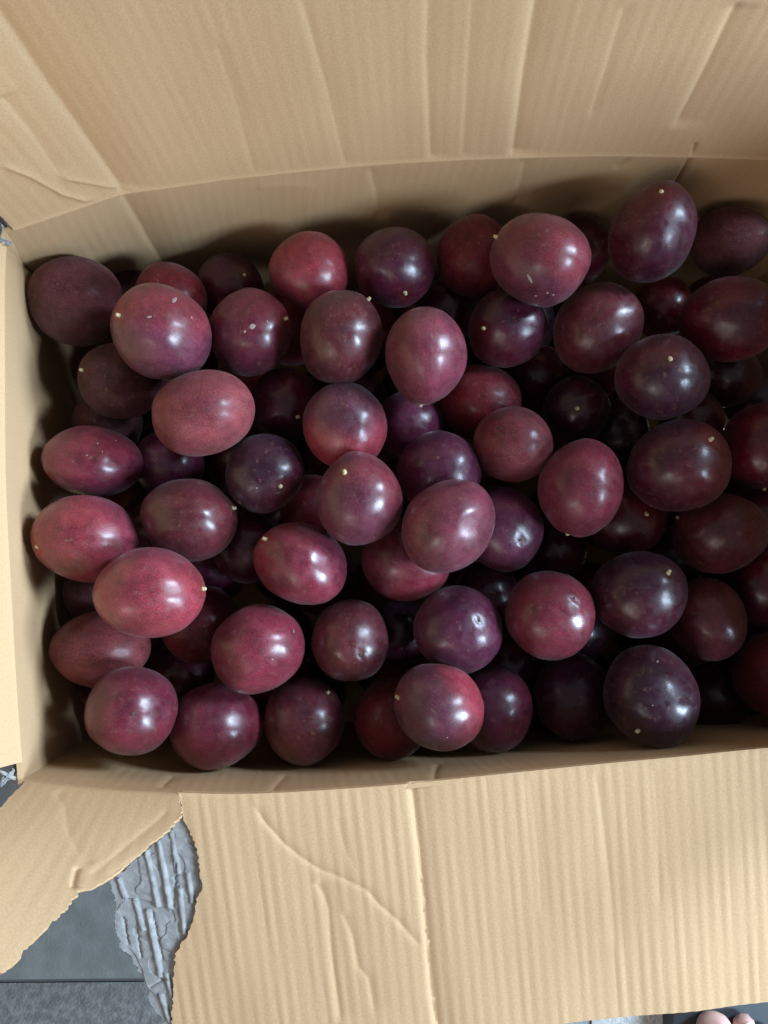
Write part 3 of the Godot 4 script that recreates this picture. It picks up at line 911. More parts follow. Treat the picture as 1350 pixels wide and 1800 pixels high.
const FRUITS := [
	["dull brown-purple passion fruit without gloss tucked in the corner by the tall flap", "x", Vector3(-0.1909, 0.2066, -0.1878), Quaternion(-0.5676, 0.0964, -0.1661, 0.8006), Vector3(0.0302, 0.0285, 0.0293), Vector3.ZERO, Vector3.ZERO, 1.0],
	["large purple passion fruit with three small pale scars near the corner under the tall flap", "v", Vector3(-0.1270, 0.2380, -0.1571), Quaternion(-0.5853, 0.0147, -0.1974, 0.7863), Vector3(0.0308, 0.0278, 0.0293), Vector3(-0.8203, 0.0680, 0.5679), Vector3.ZERO, 2.0, [[Vector3(0.0754, 0.7353, 0.6735), 0.0062, 0.0022, 1.40], [Vector3(-0.2814, 0.2219, 0.9336), 0.0030, 0.0013, 0.50], [Vector3(0.4750, 0.5033, 0.7218), 0.0015, 0.0012, 0.00]]],
	["dusty red passion fruit half hidden behind the scarred purple one by the ridged wall", "r", Vector3(-0.1337, 0.1958, -0.1940), Quaternion(-0.5601, 0.1027, -0.0661, 0.8193), Vector3(0.0242, 0.0242, 0.0242), Vector3.ZERO, Vector3.ZERO, 3.0],
	["dark passion fruit with white stem dot sunk in wall shadow behind a ring-scarred one", "d", Vector3(-0.0984, 0.1710, -0.2134), Quaternion(-0.5557, 0.0733, -0.0451, 0.8269), Vector3(0.0233, 0.0233, 0.0233), Vector3(0.4083, 0.3182, 0.8556), Vector3.ZERO, 4.0],
	["crimson passion fruit with ring-shaped scar and orange patch round its stem", "m", Vector3(-0.0770, 0.2117, -0.1658), Quaternion(-0.5794, 0.0625, -0.0409, 0.8116), Vector3(0.0262, 0.0277, 0.0269), Vector3(0.8233, 0.3162, 0.4714), Vector3.ZERO, 5.0, [[Vector3(0.0452, 0.1469, 0.9881), 0.0040, 0.0034, 0.30], [Vector3(0.3925, 0.2590, 0.8825), 0.0015, 0.0012, 0.00], [Vector3(-0.1423, 0.0367, 0.9891), 0.0020, 0.0015, 1.00]]],
	["rosy passion fruit with one dark shaded end against the ridged wall", "s", Vector3(-0.0398, 0.2057, -0.2102), Quaternion(-0.5446, 0.0809, 0.0554, 0.8329), Vector3(0.0263, 0.0245, 0.0254), Vector3.ZERO, Vector3.ZERO, 6.0],
	["dark plum passion fruit by the ridged wall with stem dot on its near side", "d", Vector3(0.0153, 0.2098, -0.2116), Quaternion(-0.5478, -0.0101, 0.0110, 0.8365), Vector3(0.0266, 0.0255, 0.0260), Vector3(0.2896, -0.6256, 0.7244), Vector3.ZERO, 7.0],
	["brick-red matte passion fruit wedged behind the big glossy one with a white scratch", "r", Vector3(0.0692, 0.2050, -0.2208), Quaternion(-0.5418, -0.0517, 0.0379, 0.8380), Vector3(0.0242, 0.0264, 0.0253), Vector3.ZERO, Vector3.ZERO, 8.0],
	["big glossy purple passion fruit with white scratch and reddish speckled lower edge", "v", Vector3(0.1024, 0.2534, -0.1982), Quaternion(-0.5177, -0.1779, -0.0861, 0.8324), Vector3(0.0296, 0.0266, 0.0281), Vector3(-0.9836, 0.1040, 0.1473), Vector3.ZERO, 9.0, [[Vector3(-0.0669, -0.4619, 0.8844), 0.0062, 0.0018, -0.60], [Vector3(0.1752, -0.7530, 0.6343), 0.0016, 0.0012, 0.00], [Vector3(0.3692, -0.6050, 0.7054), 0.0016, 0.0012, 0.00], [Vector3(0.4869, -0.5978, 0.6368), 0.0016, 0.0012, 0.40]]],
	["small dark red passion fruit showing between the scratched one and the tallest one", "e", Vector3(0.1453, 0.1797, -0.2382), Quaternion(-0.5349, -0.1031, 0.0706, 0.8356), Vector3(0.0222, 0.0237, 0.0230), Vector3.ZERO, Vector3.ZERO, 10.0],
	["tall dark aubergine passion fruit touching the wall below the short black tear", "d", Vector3(0.1714, 0.2516, -0.2162), Quaternion(-0.4996, 0.2083, 0.5816, 0.6072), Vector3(0.0306, 0.0247, 0.0277), Vector3(0.7551, 0.1659, 0.6343), Vector3.ZERO, 11.0],
	["dim maroon passion fruit in shade just past the tallest one, touching the wall", "x", Vector3(0.2385, 0.2080, -0.2323), Quaternion(-0.5228, -0.1724, 0.1138, 0.8270), Vector3(0.0261, 0.0226, 0.0244), Vector3.ZERO, Vector3.ZERO, 12.0],
	["large dark red passion fruit with blurred grey sheen, cut by the frame below the wall", "e", Vector3(0.2274, 0.2278, -0.1707), Quaternion(-0.5606, -0.1724, 0.1247, 0.8003), Vector3(0.0305, 0.0267, 0.0286), Vector3.ZERO, Vector3.ZERO, 13.0],
	["dark red passion fruit mostly covered, sunk between the tallest and the stem-up black ones", "e", Vector3(0.2055, 0.1761, -0.1988), Quaternion(-0.5584, -0.1432, 0.1027, 0.8107), Vector3(0.0214, 0.0214, 0.0214), Vector3.ZERO, Vector3.ZERO, 14.0],
	["oval chestnut-brown passion fruit tilted diagonally beneath the big scratched one", "b", Vector3(0.1455, 0.2184, -0.1679), Quaternion(-0.5687, 0.1304, 0.4047, 0.7042), Vector3(0.0304, 0.0262, 0.0283), Vector3.ZERO, Vector3.ZERO, 15.0],
	["dark maroon passion fruit with yellow-green stem dot and twin highlights under the scratched one", "d", Vector3(0.0894, 0.2083, -0.1715), Quaternion(-0.5759, -0.0682, 0.0520, 0.8130), Vector3(0.0259, 0.0255, 0.0257), Vector3(-0.5477, 0.0000, 0.8367), Vector3.ZERO, 16.0],
	["brownish purple passion fruit with protruding stem and a pointed reddish lower end", "b", Vector3(-0.0187, 0.2281, -0.1576), Quaternion(-0.5828, -0.0236, -0.0653, 0.8096), Vector3(0.0262, 0.0294, 0.0278), Vector3(0.5310, 0.8455, 0.0571), Vector3.ZERO, 17.0],
	["upright oval pink-purple passion fruit with a stem nub sticking out at its bottom", "l", Vector3(0.0338, 0.2378, -0.1435), Quaternion(-0.5915, -0.0268, 0.0231, 0.8055), Vector3(0.0247, 0.0302, 0.0275), Vector3(-0.0994, -0.9934, 0.0577), Vector3.ZERO, 18.0],
	["plain dark red passion fruit partly under the upright pink-purple oval one", "r", Vector3(0.0746, 0.1826, -0.1284), Quaternion(-0.6015, -0.1335, -0.0581, 0.7855), Vector3(0.0288, 0.0257, 0.0273), Vector3.ZERO, Vector3.ZERO, 19.0],
	["near-black round passion fruit with its yellow stem dot facing up at the centre", "k", Vector3(0.1774, 0.2409, -0.1291), Quaternion(-0.5933, -0.1411, 0.1098, 0.7848), Vector3(0.0280, 0.0256, 0.0268), Vector3(0.1420, 0.4405, 0.8865), Vector3.ZERO, 20.0],
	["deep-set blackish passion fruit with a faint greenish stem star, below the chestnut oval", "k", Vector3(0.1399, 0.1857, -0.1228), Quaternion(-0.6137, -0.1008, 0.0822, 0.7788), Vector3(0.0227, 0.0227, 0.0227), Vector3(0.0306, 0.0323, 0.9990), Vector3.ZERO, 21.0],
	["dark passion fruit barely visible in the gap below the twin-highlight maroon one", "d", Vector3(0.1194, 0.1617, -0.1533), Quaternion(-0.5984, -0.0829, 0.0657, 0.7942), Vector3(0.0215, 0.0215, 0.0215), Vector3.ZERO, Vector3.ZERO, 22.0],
	["dusty rose passion fruit with a puckered dimple on its upper side", "q", Vector3(0.0915, 0.2137, -0.0930), Quaternion(-0.6339, -0.0700, 0.0600, 0.7679), Vector3(0.0255, 0.0247, 0.0251), Vector3.ZERO, Vector3(-0.3698, 0.4340, 0.8215), 23.0],
	["large wine-red passion fruit with pale stem spot and a dark bluish middle", "e", Vector3(0.1883, 0.2329, -0.0762), Quaternion(-0.6470, -0.0766, 0.2017, 0.7313), Vector3(0.0309, 0.0275, 0.0292), Vector3(0.6862, 0.4378, 0.5809), Vector3.ZERO, 24.0],
	["dim red passion fruit cut by the frame beside the large wine-red one", "e", Vector3(0.2543, 0.2081, -0.0935), Quaternion(-0.6195, -0.1797, 0.1510, 0.7491), Vector3(0.0254, 0.0275, 0.0265), Vector3(0.0894, -0.9947, 0.0504), Vector3.ZERO, 25.0],
	["smooth wine-purple passion fruit with two highlights and stem nub at its lower rim", "m", Vector3(0.1300, 0.2261, -0.0640), Quaternion(-0.6433, -0.1451, 0.0365, 0.7509), Vector3(0.0262, 0.0297, 0.0280), Vector3(-0.1299, -0.9898, 0.0582), Vector3.ZERO, 26.0],
	["purple passion fruit with a cracked dimple inside its highlight, behind the glossy pink one", "p", Vector3(0.0868, 0.1987, -0.0404), Quaternion(-0.6753, -0.0628, 0.0589, 0.7325), Vector3(0.0253, 0.0279, 0.0266), Vector3.ZERO, Vector3(0.4382, -0.2647, 0.8590), 27.0],
	["glossy pinkish passion fruit leaning diagonally on top of the heap centre", "l", Vector3(0.0462, 0.2414, -0.0389), Quaternion(-0.6276, 0.2522, 0.3424, 0.6521), Vector3(0.0296, 0.0262, 0.0279), Vector3.ZERO, Vector3.ZERO, 28.0],
	["muted purple passion fruit with a wrinkled tip, right behind the glossy leaning pink one", "p", Vector3(0.0443, 0.2045, -0.0774), Quaternion(-0.6490, -0.0329, 0.0300, 0.7595), Vector3(0.0275, 0.0260, 0.0267), Vector3.ZERO, Vector3(0.8739, 0.3730, 0.3118), 29.0],
	["speckled purple passion fruit with pale pink crown and double highlight", "t", Vector3(-0.0156, 0.2177, -0.1042), Quaternion(-0.6246, 0.0574, 0.0459, 0.7775), Vector3(0.0261, 0.0275, 0.0268), Vector3.ZERO, Vector3(0.0492, 0.8405, 0.5396), 30.0],
	["purple passion fruit with bright stem star near its top and two small highlights", "v", Vector3(-0.0066, 0.2343, -0.0556), Quaternion(-0.6591, 0.0753, 0.0744, 0.7446), Vector3(0.0260, 0.0281, 0.0270), Vector3(-0.1841, 0.5959, 0.7816), Vector3.ZERO, 31.0],
	["dim violet passion fruit in the gap under the upright oval one's stem", "p", Vector3(0.0264, 0.1767, -0.1145), Quaternion(-0.6260, -0.0181, 0.0171, 0.7794), Vector3(0.0241, 0.0233, 0.0237), Vector3.ZERO, Vector3.ZERO, 32.0],
	["dark passion fruit sunk between the ring-scarred and the speckled pink-crowned ones", "d", Vector3(-0.0568, 0.1832, -0.1257), Quaternion(-0.6161, 0.0436, -0.0314, 0.7859), Vector3(0.0244, 0.0259, 0.0252), Vector3(0.3105, -0.2969, 0.9030), Vector3.ZERO, 33.0],
	["dusty salmon-brown passion fruit with fine pale freckles and flattened side", "q", Vector3(-0.1017, 0.2313, -0.1080), Quaternion(-0.6034, 0.1583, 0.0318, 0.7809), Vector3(0.0314, 0.0256, 0.0285), Vector3.ZERO, Vector3.ZERO, 34.0],
	["greyish passion fruit with pale stem dot and blurred blue sheen below the scarred purple one", "x", Vector3(-0.1625, 0.2024, -0.1360), Quaternion(-0.6068, 0.0709, -0.1590, 0.7756), Vector3(0.0261, 0.0247, 0.0254), Vector3(-0.8864, 0.1240, 0.4460), Vector3.ZERO, 35.0],
	["dull purple passion fruit in shade below the greyish one, near the side wall", "x", Vector3(-0.1825, 0.1635, -0.1178), Quaternion(-0.6175, 0.1269, -0.0992, 0.7699), Vector3(0.0238, 0.0230, 0.0234), Vector3.ZERO, Vector3.ZERO, 36.0],
	["magenta oval passion fruit with tiny white flecks lying along the side wall", "m", Vector3(-0.1786, 0.2008, -0.0830), Quaternion(-0.6414, 0.1032, -0.1415, 0.7469), Vector3(0.0308, 0.0230, 0.0269), Vector3.ZERO, Vector3.ZERO, 37.0, [[Vector3(0.0594, 0.5426, 0.8379), 0.0012, 0.0009, 0.00], [Vector3(-0.1357, 0.1808, 0.9741), 0.0012, 0.0009, 0.00], [Vector3(0.1551, 0.3235, 0.9334), 0.0008, 0.0008, 0.00], [Vector3(0.4149, 0.6729, 0.6124), 0.0008, 0.0008, 0.00]]],
	["dark violet passion fruit in shadow below the salmon-brown freckled one", "p", Vector3(-0.1381, 0.1701, -0.0875), Quaternion(-0.6410, 0.0976, -0.0806, 0.7570), Vector3(0.0241, 0.0241, 0.0241), Vector3.ZERO, Vector3.ZERO, 38.0],
	["small dark round passion fruit with blue sheen and stem dot on its lower side", "k", Vector3(-0.0665, 0.2106, -0.0747), Quaternion(-0.6494, 0.0521, -0.0428, 0.7574), Vector3(0.0244, 0.0254, 0.0249), Vector3(0.3771, -0.3130, 0.8717), Vector3.ZERO, 39.0, [[Vector3(-0.2123, -0.3514, 0.9118), 0.0012, 0.0010, 0.00]]],
	["brown-red passion fruit with long highlight beside the small dark round one", "b", Vector3(-0.1133, 0.2119, -0.0448), Quaternion(-0.6727, 0.0500, -0.1148, 0.7292), Vector3(0.0295, 0.0253, 0.0274), Vector3(0.8849, 0.4073, 0.2261), Vector3.ZERO, 40.0],
	["bright coral-red oval passion fruit with stem nub pointing at the side wall", "s", Vector3(-0.1735, 0.2204, -0.0319), Quaternion(-0.6797, 0.0803, -0.1683, 0.7094), Vector3(0.0313, 0.0262, 0.0288), Vector3(-0.8661, -0.3120, 0.3906), Vector3.ZERO, 41.0],
	["large rosy egg-shaped passion fruit with white stem nub at its inner end", "s", Vector3(-0.1287, 0.2389, 0.0003), Quaternion(-0.7036, 0.0724, -0.1214, 0.6964), Vector3(0.0318, 0.0260, 0.0289), Vector3(0.9604, 0.1595, 0.2286), Vector3.ZERO, 42.0],
	["tilted magenta-purple passion fruit with one broad highlight and pale stem at its upper end", "m", Vector3(-0.0426, 0.2177, -0.0175), Quaternion(-0.6805, -0.1365, -0.2037, 0.6905), Vector3(0.0294, 0.0248, 0.0271), Vector3(-0.8916, 0.1083, 0.4397), Vector3.ZERO, 43.0],
	["dark magenta passion fruit half hidden behind the stem end of a tilted one", "d", Vector3(-0.0816, 0.1759, -0.0305), Quaternion(-0.6840, 0.0569, -0.0529, 0.7254), Vector3(0.0239, 0.0243, 0.0241), Vector3.ZERO, Vector3.ZERO, 44.0],
	["reddish passion fruit peeping between the small dark round one and the stem-star one", "r", Vector3(-0.0406, 0.1596, -0.0593), Quaternion(-0.6665, 0.0287, -0.0243, 0.7445), Vector3(0.0222, 0.0222, 0.0222), Vector3.ZERO, Vector3.ZERO, 45.0],
	["dark crimson passion fruit tucked under the glossy leaning pink one", "m", Vector3(0.0229, 0.1961, -0.0202), Quaternion(-0.6792, -0.1363, -0.1093, 0.7129), Vector3(0.0291, 0.0257, 0.0274), Vector3.ZERO, Vector3.ZERO, 46.0],
	["dark maroon passion fruit in the hollow below the smooth wine-purple one", "d", Vector3(0.1292, 0.1597, -0.0297), Quaternion(-0.6825, -0.0854, 0.0815, 0.7213), Vector3(0.0220, 0.0220, 0.0220), Vector3.ZERO, Vector3.ZERO, 47.0],
	["dark red passion fruit with faint stem spot beneath the large wine-red one", "e", Vector3(0.1706, 0.1897, -0.0473), Quaternion(-0.6751, -0.0015, 0.2344, 0.6995), Vector3(0.0258, 0.0236, 0.0247), Vector3(0.4858, -0.0310, 0.8735), Vector3.ZERO, 48.0],
	["dusky brown-red oval passion fruit with its stem end pointing at the heap", "b", Vector3(0.2239, 0.2072, -0.0374), Quaternion(-0.6713, -0.1207, 0.1826, 0.7081), Vector3(0.0289, 0.0254, 0.0272), Vector3(-0.8286, 0.5060, 0.2395), Vector3.ZERO, 49.0],
	["dark violet passion fruit with a crisp blue highlight and pale stem on its upper side", "k", Vector3(0.1663, 0.2180, 0.0014), Quaternion(-0.7081, 0.0051, 0.2373, 0.6651), Vector3(0.0291, 0.0267, 0.0279), Vector3(0.7064, 0.2135, 0.6749), Vector3.ZERO, 50.0],
	["oval reddish-brown passion fruit standing upright next to the dark violet one", "b", Vector3(0.2179, 0.1977, 0.0176), Quaternion(-0.7152, -0.0682, 0.2175, 0.6607), Vector3(0.0232, 0.0270, 0.0251), Vector3.ZERO, Vector3.ZERO, 51.0],
	["shaded maroon passion fruit cut by the frame next to the upright reddish-brown oval", "e", Vector3(0.2636, 0.1823, -0.0030), Quaternion(-0.6852, -0.1668, 0.1659, 0.6893), Vector3(0.0252, 0.0259, 0.0255), Vector3.ZERO, Vector3.ZERO, 52.0],
	["dull red passion fruit at the frame edge by the front wall", "r", Vector3(0.2642, 0.1944, 0.0531), Quaternion(-0.7217, -0.1608, 0.1772, 0.6496), Vector3(0.0275, 0.0282, 0.0278), Vector3.ZERO, Vector3.ZERO, 53.0],
	["crimson passion fruit with brown dimple scar and two highlights, next to the dark violet one", "m", Vector3(0.1117, 0.2154, 0.0141), Quaternion(-0.7127, -0.0797, 0.0817, 0.6921), Vector3(0.0278, 0.0278, 0.0278), Vector3.ZERO, Vector3(0.5185, 0.3360, 0.7863), 54.0],
	["blackish plum passion fruit with large blue sheen and stem dot near the front wall", "k", Vector3(0.1704, 0.2241, 0.0623), Quaternion(-0.7493, 0.0165, 0.2389, 0.6174), Vector3(0.0277, 0.0303, 0.0290), Vector3(-0.5568, -0.5246, 0.6440), Vector3.ZERO, 55.0, [[Vector3(0.4170, 0.5647, 0.7122), 0.0022, 0.0012, 1.20], [Vector3(-0.0639, -0.1777, 0.9820), 0.0010, 0.0008, 0.00]]],
	["very dark passion fruit in shadow beside the blackish plum one by the front wall", "k", Vector3(0.1328, 0.1823, 0.0677), Quaternion(-0.7459, -0.0836, 0.0935, 0.6541), Vector3(0.0258, 0.0280, 0.0269), Vector3.ZERO, Vector3.ZERO, 56.0],
	["dark purple passion fruit without highlight next to the two-tone one by the front wall", "d", Vector3(0.0803, 0.1890, 0.0750), Quaternion(-0.7548, -0.0518, 0.0580, 0.6513), Vector3(0.0252, 0.0277, 0.0264), Vector3.ZERO, Vector3.ZERO, 57.0],
	["two-tone passion fruit, olive-purple with a glowing red end, near the front wall", "t", Vector3(0.0414, 0.2256, 0.0681), Quaternion(-0.7415, -0.1473, -0.0706, 0.6508), Vector3(0.0278, 0.0251, 0.0264), Vector3(-0.9148, -0.1108, 0.3884), Vector3.ZERO, 58.0, [[Vector3(0.3513, -0.6107, 0.7097), 0.0012, 0.0009, 0.00]]],
	["brick-brown passion fruit half covered by the two-tone one", "r", Vector3(0.0146, 0.1835, 0.0821), Quaternion(-0.7610, -0.0103, 0.0098, 0.6486), Vector3(0.0247, 0.0258, 0.0253), Vector3.ZERO, Vector3.ZERO, 59.0],
	["purple passion fruit with a shiny puckered star on its side", "p", Vector3(0.0559, 0.2068, 0.0235), Quaternion(-0.6970, -0.1951, -0.1091, 0.6813), Vector3(0.0280, 0.0273, 0.0277), Vector3.ZERO, Vector3(0.3379, 0.3792, 0.8614), 60.0],
	["dark reddish passion fruit with a cracked dimple on its lower face", "b", Vector3(-0.0125, 0.2020, 0.0305), Quaternion(-0.7285, 0.0082, -0.0096, 0.6849), Vector3(0.0250, 0.0264, 0.0257), Vector3.ZERO, Vector3(0.2627, -0.3451, 0.9010), 61.0],
	["magenta passion fruit with two pitted highlights between the egg-shaped and the cracked-dimple ones", "m", Vector3(-0.0694, 0.2125, 0.0350), Quaternion(-0.7027, 0.2050, 0.0957, 0.6746), Vector3(0.0290, 0.0266, 0.0278), Vector3.ZERO, Vector3.ZERO, 62.0, [[Vector3(0.8046, 0.0109, 0.5938), 0.0022, 0.0010, -0.60], [Vector3(0.1979, -0.3728, 0.9066), 0.0014, 0.0010, 0.00]]],
	["dark brown passion fruit with small blue highlight resting at the front wall", "b", Vector3(-0.0417, 0.1865, 0.0822), Quaternion(-0.7609, 0.0250, -0.0317, 0.6477), Vector3(0.0259, 0.0273, 0.0266), Vector3(0.5811, 0.6536, 0.4849), Vector3.ZERO, 63.0],
	["bright magenta passion fruit with a blunt squared end touching the front wall", "m", Vector3(-0.0974, 0.1927, 0.0842), Quaternion(-0.7613, -0.0399, -0.1564, 0.6280), Vector3(0.0291, 0.0270, 0.0281), Vector3.ZERO, Vector3.ZERO, 64.0],
	["vivid pink-magenta passion fruit with its dimple facing up near the torn corner", "m", Vector3(-0.1427, 0.2201, 0.0714), Quaternion(-0.7226, 0.2217, 0.0037, 0.6547), Vector3(0.0272, 0.0262, 0.0267), Vector3.ZERO, Vector3(-0.0048, -0.0617, 0.9981), 65.0],
	["dusky rose oval passion fruit in shade by the side wall under the egg-shaped one", "q", Vector3(-0.1730, 0.1893, 0.0365), Quaternion(-0.7168, 0.1424, -0.0909, 0.6765), Vector3(0.0317, 0.0243, 0.0280), Vector3.ZERO, Vector3.ZERO, 66.0],
	["brown-red passion fruit underneath the inner end of the egg-shaped one", "r", Vector3(-0.1127, 0.1762, 0.0218), Quaternion(-0.7177, 0.0735, -0.0772, 0.6881), Vector3(0.0260, 0.0267, 0.0263), Vector3.ZERO, Vector3.ZERO, 67.0],
	["dark purple passion fruit sunk between the vivid pink-magenta and the brown-red ones", "d", Vector3(-0.1316, 0.1471, 0.0573), Quaternion(-0.7379, 0.0776, -0.0876, 0.6647), Vector3(0.0232, 0.0232, 0.0232), Vector3.ZERO, Vector3.ZERO, 68.0],
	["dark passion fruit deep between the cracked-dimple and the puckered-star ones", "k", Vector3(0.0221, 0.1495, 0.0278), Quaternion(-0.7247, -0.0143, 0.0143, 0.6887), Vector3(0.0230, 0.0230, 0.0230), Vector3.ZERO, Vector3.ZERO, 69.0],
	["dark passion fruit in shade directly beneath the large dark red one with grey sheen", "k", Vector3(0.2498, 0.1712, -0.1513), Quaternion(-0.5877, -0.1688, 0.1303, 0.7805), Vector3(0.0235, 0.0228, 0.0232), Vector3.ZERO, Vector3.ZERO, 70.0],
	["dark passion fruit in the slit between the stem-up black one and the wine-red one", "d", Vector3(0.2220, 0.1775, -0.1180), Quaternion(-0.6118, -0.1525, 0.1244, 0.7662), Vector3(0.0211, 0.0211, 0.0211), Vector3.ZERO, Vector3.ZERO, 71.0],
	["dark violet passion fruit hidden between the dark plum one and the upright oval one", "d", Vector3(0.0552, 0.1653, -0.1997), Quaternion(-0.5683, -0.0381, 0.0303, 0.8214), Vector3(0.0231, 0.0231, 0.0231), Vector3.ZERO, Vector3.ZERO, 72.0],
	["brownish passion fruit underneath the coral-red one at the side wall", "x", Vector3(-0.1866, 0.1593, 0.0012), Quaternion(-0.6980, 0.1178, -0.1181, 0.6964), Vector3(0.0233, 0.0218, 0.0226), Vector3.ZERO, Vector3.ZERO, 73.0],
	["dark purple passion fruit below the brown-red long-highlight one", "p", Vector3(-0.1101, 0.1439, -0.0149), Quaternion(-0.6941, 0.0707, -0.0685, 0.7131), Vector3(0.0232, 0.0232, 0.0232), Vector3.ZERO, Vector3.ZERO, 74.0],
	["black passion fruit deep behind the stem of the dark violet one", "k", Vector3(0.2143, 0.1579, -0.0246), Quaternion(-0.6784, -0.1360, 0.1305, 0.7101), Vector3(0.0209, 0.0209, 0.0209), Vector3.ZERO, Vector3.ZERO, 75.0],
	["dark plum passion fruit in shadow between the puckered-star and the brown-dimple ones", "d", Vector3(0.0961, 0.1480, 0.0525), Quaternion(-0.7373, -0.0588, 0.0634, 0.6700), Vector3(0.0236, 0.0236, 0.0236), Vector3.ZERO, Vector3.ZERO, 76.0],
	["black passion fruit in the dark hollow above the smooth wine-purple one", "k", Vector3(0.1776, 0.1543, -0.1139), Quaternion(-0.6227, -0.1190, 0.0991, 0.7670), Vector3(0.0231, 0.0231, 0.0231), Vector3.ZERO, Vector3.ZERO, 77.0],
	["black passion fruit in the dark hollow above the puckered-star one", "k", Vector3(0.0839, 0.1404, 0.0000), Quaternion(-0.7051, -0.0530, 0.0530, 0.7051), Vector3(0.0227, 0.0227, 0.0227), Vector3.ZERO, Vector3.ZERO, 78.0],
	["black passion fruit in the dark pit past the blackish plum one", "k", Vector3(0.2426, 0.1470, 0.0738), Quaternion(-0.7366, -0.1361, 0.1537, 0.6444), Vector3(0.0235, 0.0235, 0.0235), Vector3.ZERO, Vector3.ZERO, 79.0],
	["shaded brown passion fruit at the frame edge behind the dusky brown-red oval", "b", Vector3(0.2689, 0.1755, -0.0523), Quaternion(-0.6520, -0.1740, 0.1587, 0.7207), Vector3(0.0229, 0.0214, 0.0221), Vector3.ZERO, Vector3.ZERO, 80.0],
]
